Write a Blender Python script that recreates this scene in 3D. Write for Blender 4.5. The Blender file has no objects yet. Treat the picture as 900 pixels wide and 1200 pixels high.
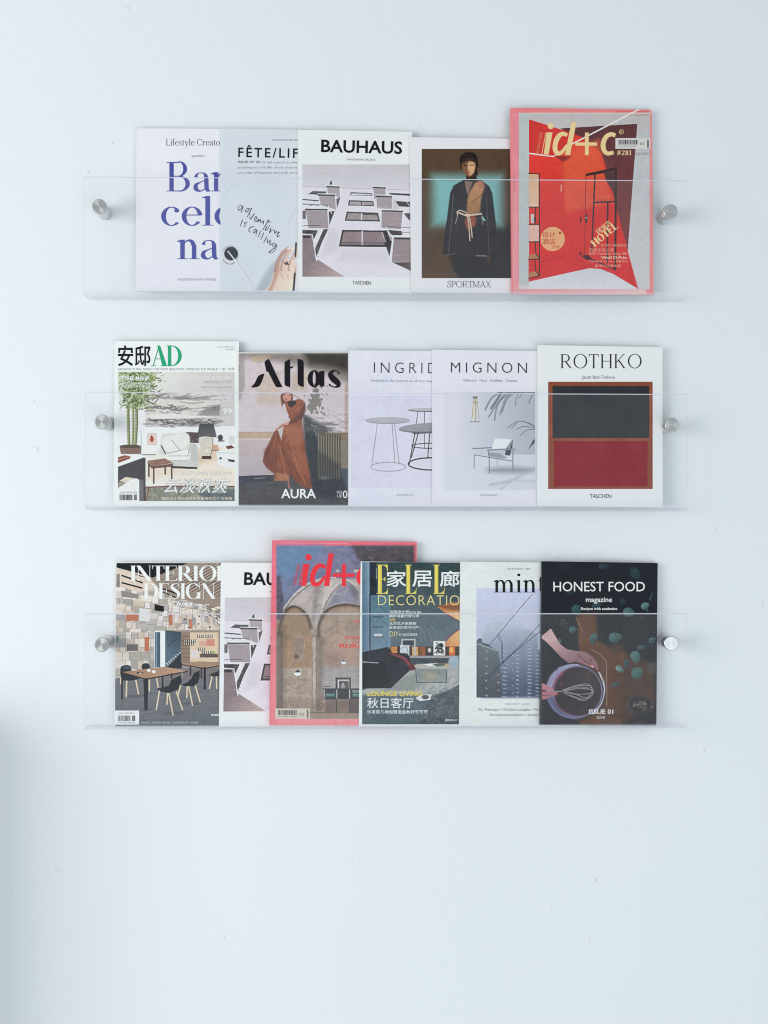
import bpy, bmesh, math, random
import numpy as np
from mathutils import Vector, Matrix
from mathutils.geometry import delaunay_2d_cdt

SC = bpy.context.scene
COL = SC.collection
random.seed(4)

# ------------------------------------------------------------------ camera
S = 0.00145                    # metres per photo pixel on the wall
FPX = 1500.0                   # focal length in photo pixels
D = FPX * S
YAW = math.radians(1.2)
CAM = np.array([0.0, -D, 0.0])
FW = np.array([math.sin(YAW), math.cos(YAW), 0.0])
RT = np.array([math.cos(YAW), -math.sin(YAW), 0.0])
UP = np.array([0.0, 0.0, 1.0])
cd = bpy.data.cameras.new('camera'); cam = bpy.data.objects.new('camera', cd); COL.objects.link(cam)
cam.location = CAM; cam.rotation_euler = (math.pi / 2, 0, -YAW)
cd.sensor_fit = 'VERTICAL'; cd.sensor_height = 24.0; cd.lens = FPX / 1200 * 24.0
cd.clip_start = 0.05; cd.clip_end = 60
SC.camera = cam

# ------------------------------------------------------------------ light
wd = bpy.data.worlds.new('World'); SC.world = wd; wd.use_nodes = True
bg = wd.node_tree.nodes['Background']
bg.inputs['Color'].default_value = (0.85, 0.95, 1.03, 1)
bg.inputs['Strength'].default_value = 0.615
def area(name, loc, aim, sx, sy, power, color, spread=180):
    l = bpy.data.lights.new(name, 'AREA'); l.shape = 'RECTANGLE'; l.size = sx; l.size_y = sy
    l.energy = power; l.color = color; l.spread = math.radians(spread)
    o = bpy.data.objects.new(name, l); COL.objects.link(o); o.location = loc
    o.rotation_euler = (Vector(aim) - Vector(loc)).to_track_quat('-Z', 'Y').to_euler()
    return o
area('window_light', (-2.7, -2.2, 0.05), (0.1, 0, 0.0), 2.1, 1.9, 61, (0.94, 0.97, 0.985))
area('room_light', (1.2, -3.2, -1.6), (0.2, 0, -0.5), 2.6, 2.6, 30, (0.86, 0.94, 1.06))
SC.view_settings.view_transform = 'Standard'; SC.view_settings.look = 'None'
SC.view_settings.exposure = 0.0; SC.view_settings.gamma = 1.0; SC.view_settings.use_curve_mapping = False
SC.cycles.transparent_max_bounces = 24
SC.cycles.max_bounces = 8
SC.cycles.use_adaptive_sampling = False; SC.cycles.use_denoising = True; SC.cycles.denoising_prefilter = "ACCURATE"
SC.render.filter_size = 1.1; SC.cycles.pixel_filter_type = 'BLACKMAN_HARRIS'; SC.cycles.filter_width = 1.1
LIT = np.array([0.98, 1.10, 1.20])      # how bright a perfectly white sheet shows here, used to turn seen print colours into ink colours

# ------------------------------------------------------------------ helpers
def ray(px, py):
    px = np.asarray(px, float); py = np.asarray(py, float)
    return FW + RT * ((px - 450) / FPX)[..., None] + UP * ((600 - py) / FPX)[..., None]
def at(px, py, Y):
    r = ray(px, py); t = (Y - CAM[1]) / r[..., 1]
    return CAM + r * t[..., None]
def tag(o, label=None, cat=None, group=None, kind=None):
    for k, v in (('label', label), ('category', cat), ('group', group), ('kind', kind)):
        if v: o[k] = v
    return o
def link(name, me, mat=None, parent=None):
    o = bpy.data.objects.new(name, me); COL.objects.link(o)
    if mat is not None:
        for m in (mat if isinstance(mat, (list, tuple)) else [mat]): me.materials.append(m)
    if parent is not None: o.parent = parent
    return o
def mesh(name, vs, fs):
    me = bpy.data.meshes.new(name); me.from_pydata([tuple(v) for v in vs], [], fs); me.update(); return me
def s2l(c):
    c = np.asarray(c, float); c = c / 255.0
    return np.where(c <= 0.04045, c / 12.92, ((np.maximum(c, 0) + 0.055) / 1.055) ** 2.4)
def ink(rgb):
    c = np.asarray(rgb, float); g = c @ np.array([.30, .59, .11]); c = c + (g[..., None] - c) * .10; c = np.clip((c - 128) * 1.19 + 130, 2, 252)      # printed contrast
    return np.clip(s2l(c) / LIT, 0.004, 0.86)

MATS = {}
def pmat(name, color, rough=0.5, metal=0.0, spec=0.5, bump=None, coat=0.0, aniso=0.0):
    if name in MATS: return MATS[name]
    m = bpy.data.materials.new(name); m.use_nodes = True; nt = m.node_tree
    b = nt.nodes['Principled BSDF']
    b.inputs['Base Color'].default_value = (*color, 1); b.inputs['Roughness'].default_value = rough
    b.inputs['Metallic'].default_value = metal; b.inputs['Specular IOR Level'].default_value = spec
    b.inputs['Coat Weight'].default_value = coat; b.inputs['Coat Roughness'].default_value = 0.12
    if aniso:
        b.inputs['Anisotropic'].default_value = aniso
        tg = nt.nodes.new('ShaderNodeTangent'); tg.direction_type = 'RADIAL'; tg.axis = 'Z'
        nt.links.new(tg.outputs[0], b.inputs['Tangent'])
    if bump:
        tc = nt.nodes.new('ShaderNodeTexCoord'); n = nt.nodes.new('ShaderNodeTexNoise'); bp = nt.nodes.new('ShaderNodeBump')
        n.inputs['Scale'].default_value = bump[0]; n.inputs['Detail'].default_value = 4
        bp.inputs['Strength'].default_value = bump[1]; bp.inputs['Distance'].default_value = bump[2]
        nt.links.new(tc.outputs['Object'], n.inputs['Vector']); nt.links.new(n.outputs['Fac'], bp.inputs['Height'])
        nt.links.new(bp.outputs[0], b.inputs['Normal'])
    MATS[name] = m; return m
def ink_mat(rgb, rough=0.42):
    k = 'ink_%d_%d_%d' % tuple(rgb)
    return pmat(k, ink(rgb), rough, spec=0.2)
def picture_mat(name='printed_picture', rough=0.38, coat=0.0):
    if name in MATS: return MATS[name]
    m = bpy.data.materials.new(name); m.use_nodes = True; nt = m.node_tree; b = nt.nodes['Principled BSDF']
    a = nt.nodes.new('ShaderNodeAttribute'); a.attribute_name = 'print'
    # fine paper grain over the printed colour
    tc = nt.nodes.new('ShaderNodeTexCoord'); n = nt.nodes.new('ShaderNodeTexNoise'); n.inputs['Scale'].default_value = 900
    n.inputs['Detail'].default_value = 2
    mr = nt.nodes.new('ShaderNodeMapRange'); mr.inputs['To Min'].default_value = 0.96; mr.inputs['To Max'].default_value = 1.04
    mx = nt.nodes.new('ShaderNodeVectorMath'); mx.operation = 'MULTIPLY'
    nt.links.new(tc.outputs['Object'], n.inputs['Vector']); nt.links.new(n.outputs['Fac'], mr.inputs['Value'])
    nt.links.new(a.outputs['Color'], mx.inputs[0]); nt.links.new(mr.outputs[0], mx.inputs[1])
    nt.links.new(mx.outputs[0], b.inputs['Base Color'])
    b.inputs['Roughness'].default_value = rough; b.inputs['Specular IOR Level'].default_value = 0.2
    b.inputs['Coat Weight'].default_value = coat; b.inputs['Coat Roughness'].default_value = 0.06
    MATS[name] = m; return m

# ------------------------------------------------------------------ wall
wm = bpy.data.materials.new('painted_plaster'); wm.use_nodes = True; nt = wm.node_tree; b = nt.nodes['Principled BSDF']
tc = nt.nodes.new('ShaderNodeTexCoord')
def N(t, **kw):
    n = nt.nodes.new(t)
    for k, v in kw.items(): n.inputs[k].default_value = v
    return n
n1 = N('ShaderNodeTexNoise', Scale=1.6, Detail=3.0); n2 = N('ShaderNodeTexNoise', Scale=55.0, Detail=5.0, Roughness=0.6)
n3 = N('ShaderNodeTexNoise', Scale=7.0, Detail=3.0)
vo = N('ShaderNodeTexVoronoi', Scale=9.0); vo.feature = 'F1'
for n in (n1, n2, n3, vo): nt.links.new(tc.outputs['Object'], n.inputs['Vector'])
cr = nt.nodes.new('ShaderNodeMix'); cr.data_type = 'RGBA'
cr.inputs['A'].default_value = (0.775, 0.785, 0.785, 1); cr.inputs['B'].default_value = (0.82, 0.825, 0.815, 1)
nt.links.new(n1.outputs['Fac'], cr.inputs['Factor']); nt.links.new(cr.outputs['Result'], b.inputs['Base Color'])
b.inputs['Roughness'].default_value = 0.62; b.inputs['Specular IOR Level'].default_value = 0.3
pit = N('ShaderNodeMapRange'); pit.inputs['From Min'].default_value = 0.02; pit.inputs['From Max'].default_value = 0.045
pit.inputs['To Min'].default_value = 1.6; pit.inputs['To Max'].default_value = 0.0
nt.links.new(vo.outputs['Distance'], pit.inputs['Value'])
a1 = nt.nodes.new('ShaderNodeMath'); a1.operation = 'MULTIPLY_ADD'; a1.inputs[1].default_value = 2.5
nt.links.new(n3.outputs['Fac'], a1.inputs[0]); nt.links.new(n2.outputs['Fac'], a1.inputs[2])
a2 = nt.nodes.new('ShaderNodeMath'); a2.operation = 'ADD'
nt.links.new(a1.outputs[0], a2.inputs[0]); nt.links.new(pit.outputs[0], a2.inputs[1])
bp = nt.nodes.new('ShaderNodeBump'); bp.inputs['Strength'].default_value = 0.6; bp.inputs['Distance'].default_value = 0.0013
nt.links.new(a2.outputs[0], bp.inputs['Height']); nt.links.new(bp.outputs[0], b.inputs['Normal'])
wall = link('wall', mesh('wall', [(-3, 0, -2.2), (3, 0, -2.2), (3, 0, 2.2), (-3, 0, 2.2), (-3, .1, -2.2), (3, .1, -2.2), (3, .1, 2.2), (-3, .1, 2.2)],
            [(0, 1, 2, 3), (5, 4, 7, 6), (4, 5, 1, 0), (3, 2, 6, 7), (4, 0, 3, 7), (1, 5, 6, 2)]), wm)
tag(wall, kind='structure')
# small nibs and drips left in the paint
for i, (px_, py_, rx_, rz_) in enumerate(((645, 1067, .0014, .0052), (262, 1099, .0016, .0030), (14, 1045, .0018, .0030), (592, 1141, .0011, .0040), (132, 168, .0020, .0026), (346, 152, .0022, .0012), (492, 145, .0018, .0022), (820, 262, .0016, .0016), (652, 653, .0022, .0014), (676, 652, .0016, .0020), (838, 620, .0012, .0024), (40, 470, .0014, .0014), (412, 1010, .0012, .0020), (868, 182, .0018, .0014), (862, 900, .0060, .0010), (690, 1100, .0012, .0032))):
    bm = bmesh.new(); bmesh.ops.create_uvsphere(bm, u_segments=12, v_segments=8, radius=1)
    for v in bm.verts: v.co = Vector((v.co.x * rx_, v.co.y * .0011, v.co.z * rz_ * (1 + .2 * math.sin(5 * v.co.x + i))))
    me = bpy.data.meshes.new('paint_nib'); bm.to_mesh(me); bm.free()
    for p_ in me.polygons: p_.use_smooth = True
    o = link('paint_nib', me, wm, wall); q_ = at(np.array([float(px_)]), np.array([float(py_)]), 0.0)[0]; o.location = q_
blocker = link('shadow_block', mesh('shadow_block', [(-1.6, -.22, -2.2), (-.70, -.22, -2.2), (-.70, -.002, -2.2), (-1.6, -.002, -2.2), (-1.6, -.22, -.32), (-.70, -.22, -.32), (-.70, -.002, -.32), (-1.6, -.002, -.32)],
            [(0, 1, 5, 4), (1, 2, 6, 5), (2, 3, 7, 6), (3, 0, 4, 7), (4, 5, 6, 7), (3, 2, 1, 0)]), wm)
tag(blocker, kind='structure')  # unseen low block, added only to shade the wall's lower left

# ------------------------------------------------------------------ acrylic shelves
def acrylic(name, edge=False):
    m = bpy.data.materials.new(name); m.use_nodes = True; nt = m.node_tree; nt.nodes.clear()
    out = nt.nodes.new('ShaderNodeOutputMaterial'); tr = nt.nodes.new('ShaderNodeBsdfTransparent'); gl = nt.nodes.new('ShaderNodeBsdfGlossy')
    gl.inputs['Roughness'].default_value = 0.02; mx = nt.nodes.new('ShaderNodeMixShader')
    geo = nt.nodes.new('ShaderNodeNewGeometry'); dt = nt.nodes.new('ShaderNodeVectorMath'); dt.operation = 'DOT_PRODUCT'
    ab = nt.nodes.new('ShaderNodeMath'); ab.operation = 'ABSOLUTE'; om = nt.nodes.new('ShaderNodeMath'); om.operation = 'SUBTRACT'; om.inputs[0].default_value = 1
    pw = nt.nodes.new('ShaderNodeMath'); pw.operation = 'POWER'; pw.inputs[1].default_value = 5
    ma = nt.nodes.new('ShaderNodeMath'); ma.operation = 'MULTIPLY_ADD'; ma.inputs[1].default_value = 0.5 if not edge else .3; ma.inputs[2].default_value = 0.004
    L = nt.links.new
    L(geo.outputs['Normal'], dt.inputs[0]); L(geo.outputs['Incoming'], dt.inputs[1]); L(dt.outputs['Value'], ab.inputs[0])
    L(ab.outputs[0], om.inputs[1]); L(om.outputs[0], pw.inputs[0]); L(pw.outputs[0], ma.inputs[0])
    L(ma.outputs[0], mx.inputs[0]); L(tr.outputs[0], mx.inputs[1]); L(gl.outputs[0], mx.inputs[2])
    tr.inputs['Color'].default_value = (0.996, 0.998, 1.0, 1)
    # faint uneven diffuse veil stands in for room light reflected off each face
    dv = nt.nodes.new('ShaderNodeBsdfDiffuse'); dv.inputs['Color'].default_value = (0.82, 0.815, 0.83, 1)
    tcx = nt.nodes.new('ShaderNodeTexCoord'); ns = nt.nodes.new('ShaderNodeTexNoise'); ns.inputs['Scale'].default_value = 14; ns.inputs['Detail'].default_value = 6; ns.inputs['Roughness'].default_value = .7
    rg = nt.nodes.new('ShaderNodeMapRange'); rg.inputs['From Min'].default_value = .3; rg.inputs['From Max'].default_value = .75; rg.inputs['To Min'].default_value = .011; rg.inputs['To Max'].default_value = .022
    md = nt.nodes.new('ShaderNodeMixShader'); L(tcx.outputs['Object'], ns.inputs['Vector']); L(ns.outputs['Fac'], rg.inputs['Value']); L(rg.outputs[0], md.inputs[0])
    L(mx.outputs[0], md.inputs[1]); L(dv.outputs[0], md.inputs[2]); mx = md
    last = mx
    if edge:    # milky diffuse share on edges and bend stands in for refracted light
        df = nt.nodes.new('ShaderNodeBsdfDiffuse'); df.inputs['Color'].default_value = (0.74, 0.74, 0.79, 1)
        m2 = nt.nodes.new('ShaderNodeMixShader'); m2.inputs[0].default_value = edge
        L(mx.outputs[0], m2.inputs[1]); L(df.outputs[0], m2.inputs[2]); last = m2
    L(last.outputs[0], out.inputs['Surface'])
    return m
AC = acrylic('clear_acrylic'); ACE = acrylic('acrylic_edge', 0.30); ACB = acrylic('acrylic_bend', 0.13); ACT = acrylic('acrylic_top_edge', 0.74)
STEEL = pmat('brushed_steel', (0.60, 0.585, 0.56), 0.27, 1.0, aniso=0.85)
STEELB = pmat('satin_steel', (0.74, 0.74, 0.74), 0.42, 1.0); GAP_SHADE = pmat('gap_shade', (0.05, 0.05, 0.055), 0.5)

YF, YB, TH = -0.0462, -0.0424, 0.0038      # front sheet of each shelf: front face, back face, thickness
def shelf(x0, x1, ztop, zin, rot, label):
    """bent clear sheet: upright front, bottom ledge running back to the wall, hung on two standoffs"""
    root = bpy.data.objects.new('acrylic_shelf', None); COL.objects.link(root)
    cx = (x0 + x1) / 2; root.location = (cx, 0, zin); root.rotation_euler = (0, rot, 0)
    tag(root, label, 'shelf', 'clear acrylic magazine shelves')
    hw = (x1 - x0) / 2
    # outer and inner profile (y, z)
    drop = 0.0022; R = 0.004; n = 5
    inner = [(YB - .0004, ztop - zin), (YB, ztop - zin - .0006)]; outer = [(YF + .0012, ztop - zin), (YF, ztop - zin - .0017)]
    for i in range(n + 1):
        a = math.pi / 2 * i / n
        inner.append((YB + R - R * math.cos(a), R - R * math.sin(a)))
        outer.append((YB + R - (R + TH) * math.cos(a), R - (R + TH) * math.sin(a)))
    inner.append((-0.003, -drop)); outer.append((-0.003, -drop - TH))
    k = len(inner); vs = []; fs = []; mi = []
    for sx in (-hw, hw):
        for y, z in outer: vs.append((sx, y, z))
        for y, z in inner: vs.append((sx, y, z))
    o2 = 2 * k
    for i in range(k - 1):
        m = 3 if i == 0 else 2 if 2 <= i <= n + 1 else 0
        fs.append((i, i + 1, o2 + i + 1, o2 + i)); mi.append(m)
        fs.append((k + i, o2 + k + i, o2 + k + i + 1, k + i + 1)); mi.append(m)
        fs.append((i, k + i, k + i + 1, i + 1)); mi.append(1)
        fs.append((o2 + i, o2 + i + 1, o2 + k + i + 1, o2 + k + i)); mi.append(1)
    fs.append((0, o2, o2 + k, k)); mi.append(3)
    fs.append((k - 1, 2 * k - 1, o2 + 2 * k - 1, o2 + k - 1)); mi.append(1)
    me = mesh('bent_sheet', vs, fs)
    ob = link('bent_sheet', me, [AC, ACE, ACB, ACT], root)
    for p, m in zip(me.polygons, mi): p.material_index = m
    bm = bmesh.new(); bm.from_mesh(me); bmesh.ops.recalc_face_normals(bm, faces=bm.faces); bm.to_mesh(me); bm.free()
    return root
def lathe(name, prof, mat, parent, seg=48):
    """profile of (r, h) turned about the local z axis"""
    vs = []; fs = []
    for r, h in prof:
        for i in range(seg):
            a = 2 * math.pi * i / seg; vs.append((r * math.cos(a), r * math.sin(a), h))
    for j in range(len(prof) - 1):
        for i in range(seg):
            i2 = (i + 1) % seg; fs.append((j * seg + i, j * seg + i2, (j + 1) * seg + i2, (j + 1) * seg + i))
    fs.append(tuple(range(seg))[::-1]); fs.append(tuple((len(prof) - 1) * seg + i for i in range(seg)))
    me = mesh(name, vs, fs)
    for p in me.polygons: p.use_smooth = len(p.vertices) == 4
    o = link(name, me, mat, parent)
    return o
def standoff(root, px, py):
    """disc screwed onto a barrel that holds the sheet off the wall (barrel and cap are sub-parts)"""
    c = at(np.array([px]), np.array([py]), YF - 0.007)[0]
    piv = bpy.data.objects.new('standoff', None); COL.objects.link(piv); piv.parent = root
    rc = 0.01225
    piv.location = (c[0] - root.location[0], 0, c[2] - root.location[2])
    piv.rotation_euler = (math.pi / 2, 0, 0)        # local z -> -y, towards the room
    h = -YF
    lathe('cap', [(rc - .0016, h + .0013), (rc - .0002, h + .0014), (rc, h + .0018), (rc, h + .0058), (rc - .0003, h + .0064), (rc - .0009, h + .0069), (rc - .0011, h + .0070), (rc - .0013, h + .0070), (.004, h + .0070), (.0006, h + .0070)], STEEL, piv)
    lathe('barrel', [(rc - .0014, 0.0003), (rc - .0014, h - TH - 0.001), (rc - .0022, h - TH - .0002)], STEELB, piv)
    lathe('gap_shade_ring', [(rc - .0007, h + .00005), (rc - .0006, h + .0012)], GAP_SHADE, piv)  # dark ring added behind the cap, painting in the shade of the gap
    return piv
def wz(py, px=450, Y=-0.05): return at(np.array([float(px)]), np.array([float(py)]), Y)[0]
rows = [  # x0, x1 px, top py (left, right), inner bottom py (left, right), standoffs
    (98.0, 804.7, 207.0, 211.0, 342.0, 346.0, (116.0, 242.0), (785.8, 247.2), 'top clear acrylic wall shelf under the magazine with purple serif title'),
    (99.5, 805.6, 458.3, 462.3, 594.3, 594.6, (119.0, 495.0), (787.4, 497.2), 'middle clear acrylic wall shelf under the round side table magazine'),
    (99.5, 804.0, 719.0, 718.6, 852.6, 851.0, (119.0, 756.0), (786.6, 753.6), 'lowest clear acrylic wall shelf under the cooking bowl magazine')]
SHELVES = []
for (xa, xb, ta, tb, ba, bb, sl, sr, lab) in rows:
    p0 = wz(ta, xa, YF); p1 = wz(tb, xb, YF); q0 = wz(ba, xa, YB); q1 = wz(bb, xb, YB)
    x0 = (p0[0] + q0[0]) / 2; x1 = (p1[0] + q1[0]) / 2
    zt = (p0[2] + p1[2]) / 2; zb = (q0[2] + q1[2]) / 2
    rot = -math.atan2(((p1[2] - p0[2]) + (q1[2] - q0[2])) / 2, x1 - x0)
    r = shelf(x0, x1, zt, zb, rot, lab)
    for s in (sl, sr): standoff(r, *s)
    SHELVES.append(r)
bpy.context.view_layer.update()

# ------------------------------------------------------------------ flat shapes and letters (2-D polygons)
def cat(pts, n=8, closed=False):
    P = [np.array(p, float) for p in pts]
    if len(P) < 3: return [tuple(p) for p in P]
    Q = [P[-1]] + P + [P[0], P[1]] if closed else [2 * P[0] - P[1]] + P + [2 * P[-1] - P[-2]]
    out = []
    for i in range(1, len(Q) - 2):
        a, b_, c, d = Q[i - 1], Q[i], Q[i + 1], Q[i + 2]
        for k in range(n):
            t = k / n
            out.append(tuple(0.5 * (2 * b_ + (c - a) * t + (2 * a - 5 * b_ + 4 * c - d) * t * t + (3 * b_ - a - 3 * c + d) * t ** 3)))
    if not closed: out.append(tuple(P[-1]))
    return out
def rect(x0, y0, x1, y1): return [(x0, y0), (x1, y0), (x1, y1), (x0, y1)]
def ell(cx, cy, rx, ry, n=28): return [(cx + rx * math.cos(2 * math.pi * i / n), cy + ry * math.sin(2 * math.pi * i / n)) for i in range(n)]
def arc(cx, cy, rx, ry, a0, a1, T, t, n=18):
    o = []; i_ = []
    for k in range(n + 1):
        a = math.radians(a0 + (a1 - a0) * k / n); c, s = math.cos(a), math.sin(a)
        o.append((cx + rx * c, cy + ry * s)); i_.append((cx + (rx - T) * c, cy + (ry - t) * s))
    return o + i_[::-1]
def ring(cx, cy, rx, ry, T, t): return [arc(cx, cy, rx, ry, 0, 180, T, t), arc(cx, cy, rx, ry, 180, 360, T, t)]
def vst(pts, ws, smooth=True, n=6):
    """stroke along pts with a width per point"""
    if smooth and len(pts) > 2:
        q = cat([(p[0], p[1], w) for p, w in zip(pts, ws)], n)
    else: q = [(p[0], p[1], w) for p, w in zip(pts, ws)]
    out = []
    L_, R_ = [], []
    for i, (x, y, w) in enumerate(q):
        a = q[max(i - 1, 0)]; b_ = q[min(i + 1, len(q) - 1)]
        dx, dy = b_[0] - a[0], b_[1] - a[1]; l = math.hypot(dx, dy) or 1
        L_.append((x - dy / l * w / 2, y + dx / l * w / 2)); R_.append((x + dy / l * w / 2, y - dx / l * w / 2))
    for i in range(len(q) - 1): out.append([L_[i], L_[i + 1], R_[i + 1], R_[i]])
    return out
def par(x0, y0, x1, y1, w): return [(x0 - w / 2, y0), (x0 + w / 2, y0), (x1 + w / 2, y1), (x1 - w / 2, y1)]

def glyph(ch, T, t, s):
    """roman serif letters, cap height 1, y up; returns polygons and advance"""
    P = []; h = t * 0.75; X = 0.46 * 1.42   # x-height
    def ser(x, y, w=None, up=True, l=1, r=1):
        w = T if w is None else w
        P.append(rect(x - w / 2 - s * l, y if up else y - h, x + w / 2 + s * r, y + h if up else y))
    def stem(x, y0, y1, w=None, bot=True, top=True, tl=1, tr=1):
        w = T if w is None else w
        P.append(rect(x - w / 2, y0, x + w / 2, y1))
        if bot: ser(x, y0, w)
        if top: ser(x, y1, w, False, tl, tr)
    if ch == ' ': return [], 0.28
    if ch == 'A':
        P.append(par(.38, 1, .10, 0, t)); P.append(par(.38, 1, .66, 0, T * 1.1)); P.append(rect(.2, .3, .56, .3 + t)); ser(.10, 0, t); ser(.66, 0, T); return P, .80
    if ch == 'B':
        stem(.14, 0, 1, top=True, tr=0); P.append(rect(.14, 1 - t, .36, 1)); P.append(rect(.14, .5, .38, .5 + t)); P.append(rect(.14, 0, .38, t))
        P.append(arc(.34, .75 + t / 2 - .0, .25, .25 + t / 2 - .0, -90, 90, T * .9, t)); P.append(arc(.36, .26, .31, .27, -90, 90, T, t)); return P, .74
    if ch in 'CG':
        P.append(arc(.44, .5, .41, .52, 42, 318, T, t)); P.append(rect(.76, .66, .76 + t, 1.0)); P.append(vst([(.72, .86), (.78, .72)], [t, t], False)[0])
        if ch == 'C': P.append(vst([(.70, .10), (.80, .24)], [t, t * .8], False)[0]); return P, .84
        stem(.74, .02, .42, bot=False); return P, .92
    if ch == 'D':
        stem(.14, 0, 1, tr=0); P.append(rect(.14, 1 - t, .36, 1)); P.append(rect(.14, 0, .36, t)); P.append(arc(.35, .5, .44, .5, -90, 90, T, t)); return P, .86
    if ch in 'EF':
        stem(.14, 0, 1, tr=0); P.append(rect(.14, 1 - t, .58, 1)); P.append(rect(.14, .5, .46, .5 + t)); P.append([(.58 - t, 1), (.58, 1), (.58, .76), (.56 , .84)]); P.append(rect(.46 - t, .40, .46, .62 + t))
        if ch == 'E': P.append(rect(.14, 0, .60, t)); P.append([(.60 - t, 0), (.60, 0), (.62, .26), (.58, .14)]); return P, .68
        return P, .62
    if ch == 'H':
        stem(.14, 0, 1); stem(.66, 0, 1); P.append(rect(.14, .48, .66, .48 + t)); return P, .82
    if ch == 'I': stem(.16, 0, 1); return P, .34
    if ch == 'K':
        stem(.14, 0, 1); P.append(par(.62, 1, .18, .42, t * 1.2)); P.append(par(.30, .58, .66, 0, T * 1.1)); ser(.62, 1, t, False); ser(.68, 0, T); return P, .82
    if ch == 'L':
        stem(.14, 0, 1); P.append(rect(.14, 0, .56, t)); P.append([(.56 - t, 0), (.57, 0), (.60, .30), (.55, .14)]); return P, .64
    if ch == 'M':
        stem(.12, 0, 1, t, tr=0); P.append(par(.14, 1, .45, 0, T)); P.append(par(.78, 1, .45, 0, t)); stem(.80, 0, 1, T, tl=0); return P, .98
    if ch == 'N':
        stem(.12, 0, 1, t, tr=0); P.append(par(.12, 1, .68, 0, T * 1.15)); stem(.68, 0, 1, t, bot=False); return P, .80
    if ch == 'O': return ring(.46, .5, .42, .52, T, t), .92
    if ch in 'PR':
        stem(.14, 0, 1, tr=0); P.append(rect(.14, 1 - t, .36, 1)); P.append(rect(.14, .46, .36, .46 + t)); P.append(arc(.35, .73, .26, .27, -90, 90, T, t))
        if ch == 'R': P.append(par(.34, .5, .66, 0, T * 1.1)); ser(.68, 0, T * .6); return P, .78
        return P, .66
    if ch == 'S':
        P += vst([(.50, .80), (.42, .95), (.28, .985), (.14, .90), (.13, .72), (.30, .54), (.46, .36), (.45, .12), (.28, .02), (.12, .08), (.06, .24)], [t, t, t, T * .6, T, T * 1.15, T, T * .6, t, t, t])
        P.append(rect(.50 - t / 2, .70, .50 + t / 2, 1)); P.append(rect(.06 - t / 2, 0, .06 + t / 2, .3)); return P, .60
    if ch == 'T':
        stem(.34, 0, 1, top=False); P.append(rect(.04, 1 - t, .64, 1)); P.append([(.04, 1), (.04, .76), (.07, .82), (.04 + t * 1.4, 1)]); P.append([(.64, 1), (.64, .76), (.61, .82), (.64 - t * 1.4, 1)]); return P, .70
    if ch == 'U':
        stem(.14, .3, 1, bot=False); stem(.66, .3, 1, t, bot=False); P.append(arc(.395, .32, .255 + T / 2, .34, 180, 360, T * .8, t)); return P, .80
    if ch == 'X':
        P.append(par(.12, 1, .62, 0, T)); P.append(par(.62, 1, .12, 0, t)); ser(.12, 1, T, False); ser(.62, 1, t, False); ser(.62, 0, T); ser(.12, 0, t); return P, .76
    if ch == '#':
        P.append(par(.28, 1, .18, 0, T * .6)); P.append(par(.5, 1, .4, 0, T * .6)); P.append(rect(.05, .33, .6, .42)); P.append(rect(.08, .6, .63, .69)); return P, .68
    if ch == '1': stem(.24, 0, 1, top=False); P.append([(.24, 1), (.24, .86), (.10, .80), (.10, .84)]); return P, .46
    if ch == '2':
        P += vst([(.08, .76), (.16, .95), (.32, .97), (.44, .80), (.38, .55), (.08, .06)], [T * .7, t, t, T, T * .8, t * 1.3]); P.append(rect(.06, 0, .5, T * .8)); return P, .56
    if ch == '8': return ring(.27, .74, .19, .26, T * .8, t) + ring(.27, .25, .23, .27, T, t), .54
    if ch == '0': return ring(.27, .5, .24, .52, T, t), .54
    if ch == 'i': stem(.15, 0, X, top=False); P.append([(.15, X), (.15 - T / 2 - s, X - h * 1.4), (.15 - T / 2, X - h * 2.6), (.15, X - .1)]); P.append(ell(.15, .93, T * .62, T * .62, 14)); return P, .30
    if ch == 'l': stem(.15, 0, 1.04, top=False); P.append([(.15, 1.04), (.15 - T / 2 - s, 1.0), (.15 - T / 2 - s, .97), (.15, .95)]); return P, .30
    if ch in 'nmrh':
        y1 = 1.04 if ch == 'h' else X
        stem(.15, 0, y1, top=False); P.append([(.15, y1), (.15 - T / 2 - s, y1 - h * 1.4), (.15 - T / 2 - s, y1 - h * 2.6), (.15, y1 - .1)])
        if ch == 'r': P += vst([(.18, X * .66), (.26, X * .90), (.40, X * .95)], [t, t * 1.3, T * .9]); P.append(ell(.40, X * .88, T * .55, T * .55, 12)); return P, .46
        P += vst([(.16, X * .68), (.26, X * .93), (.40, X * .93), (.48, X * .68)], [t, t * 1.2, T * .8, T]); stem(.48, 0, X * .70, top=False)
        if ch == 'm': P += vst([(.50, X * .68), (.60, X * .93), (.74, X * .93), (.82, X * .68)], [t, t * 1.2, T * .8, T]); stem(.82, 0, X * .70, top=False); return P, .98
        return P, .64
    if ch == 'o': return ring(.32, X / 2, .29, X / 2 + .015, T, t), .62
    if ch == 'c': P.append(arc(.32, X / 2, .28, X / 2 + .015, 48, 318, T, t)); P.append(ell(.46, X * .80, T * .55, T * .5, 12)); return P, .56
    if ch == 'e': P.append(arc(.31, X / 2, .28, X / 2 + .015, 8, 325, T, t)); P.append(rect(.08, X * .54, .56, X * .54 + t)); return P, .58
    if ch == 'a':
        P += vst([(.10, X * .74), (.16, X * .93), (.32, X * .95), (.40, X * .76), (.41, X * .3), (.44, X * .06), (.52, X * .04)], [T * .9, t, t * 1.2, T * .9, T, T * .8, t])
        P += vst([(.40, X * .60), (.24, X * .48), (.11, X * .34), (.11, X * .12), (.24, X * .02), (.40, X * .18)], [t, t, T * .8, T, t * 1.3, t]); return P, .54
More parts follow.
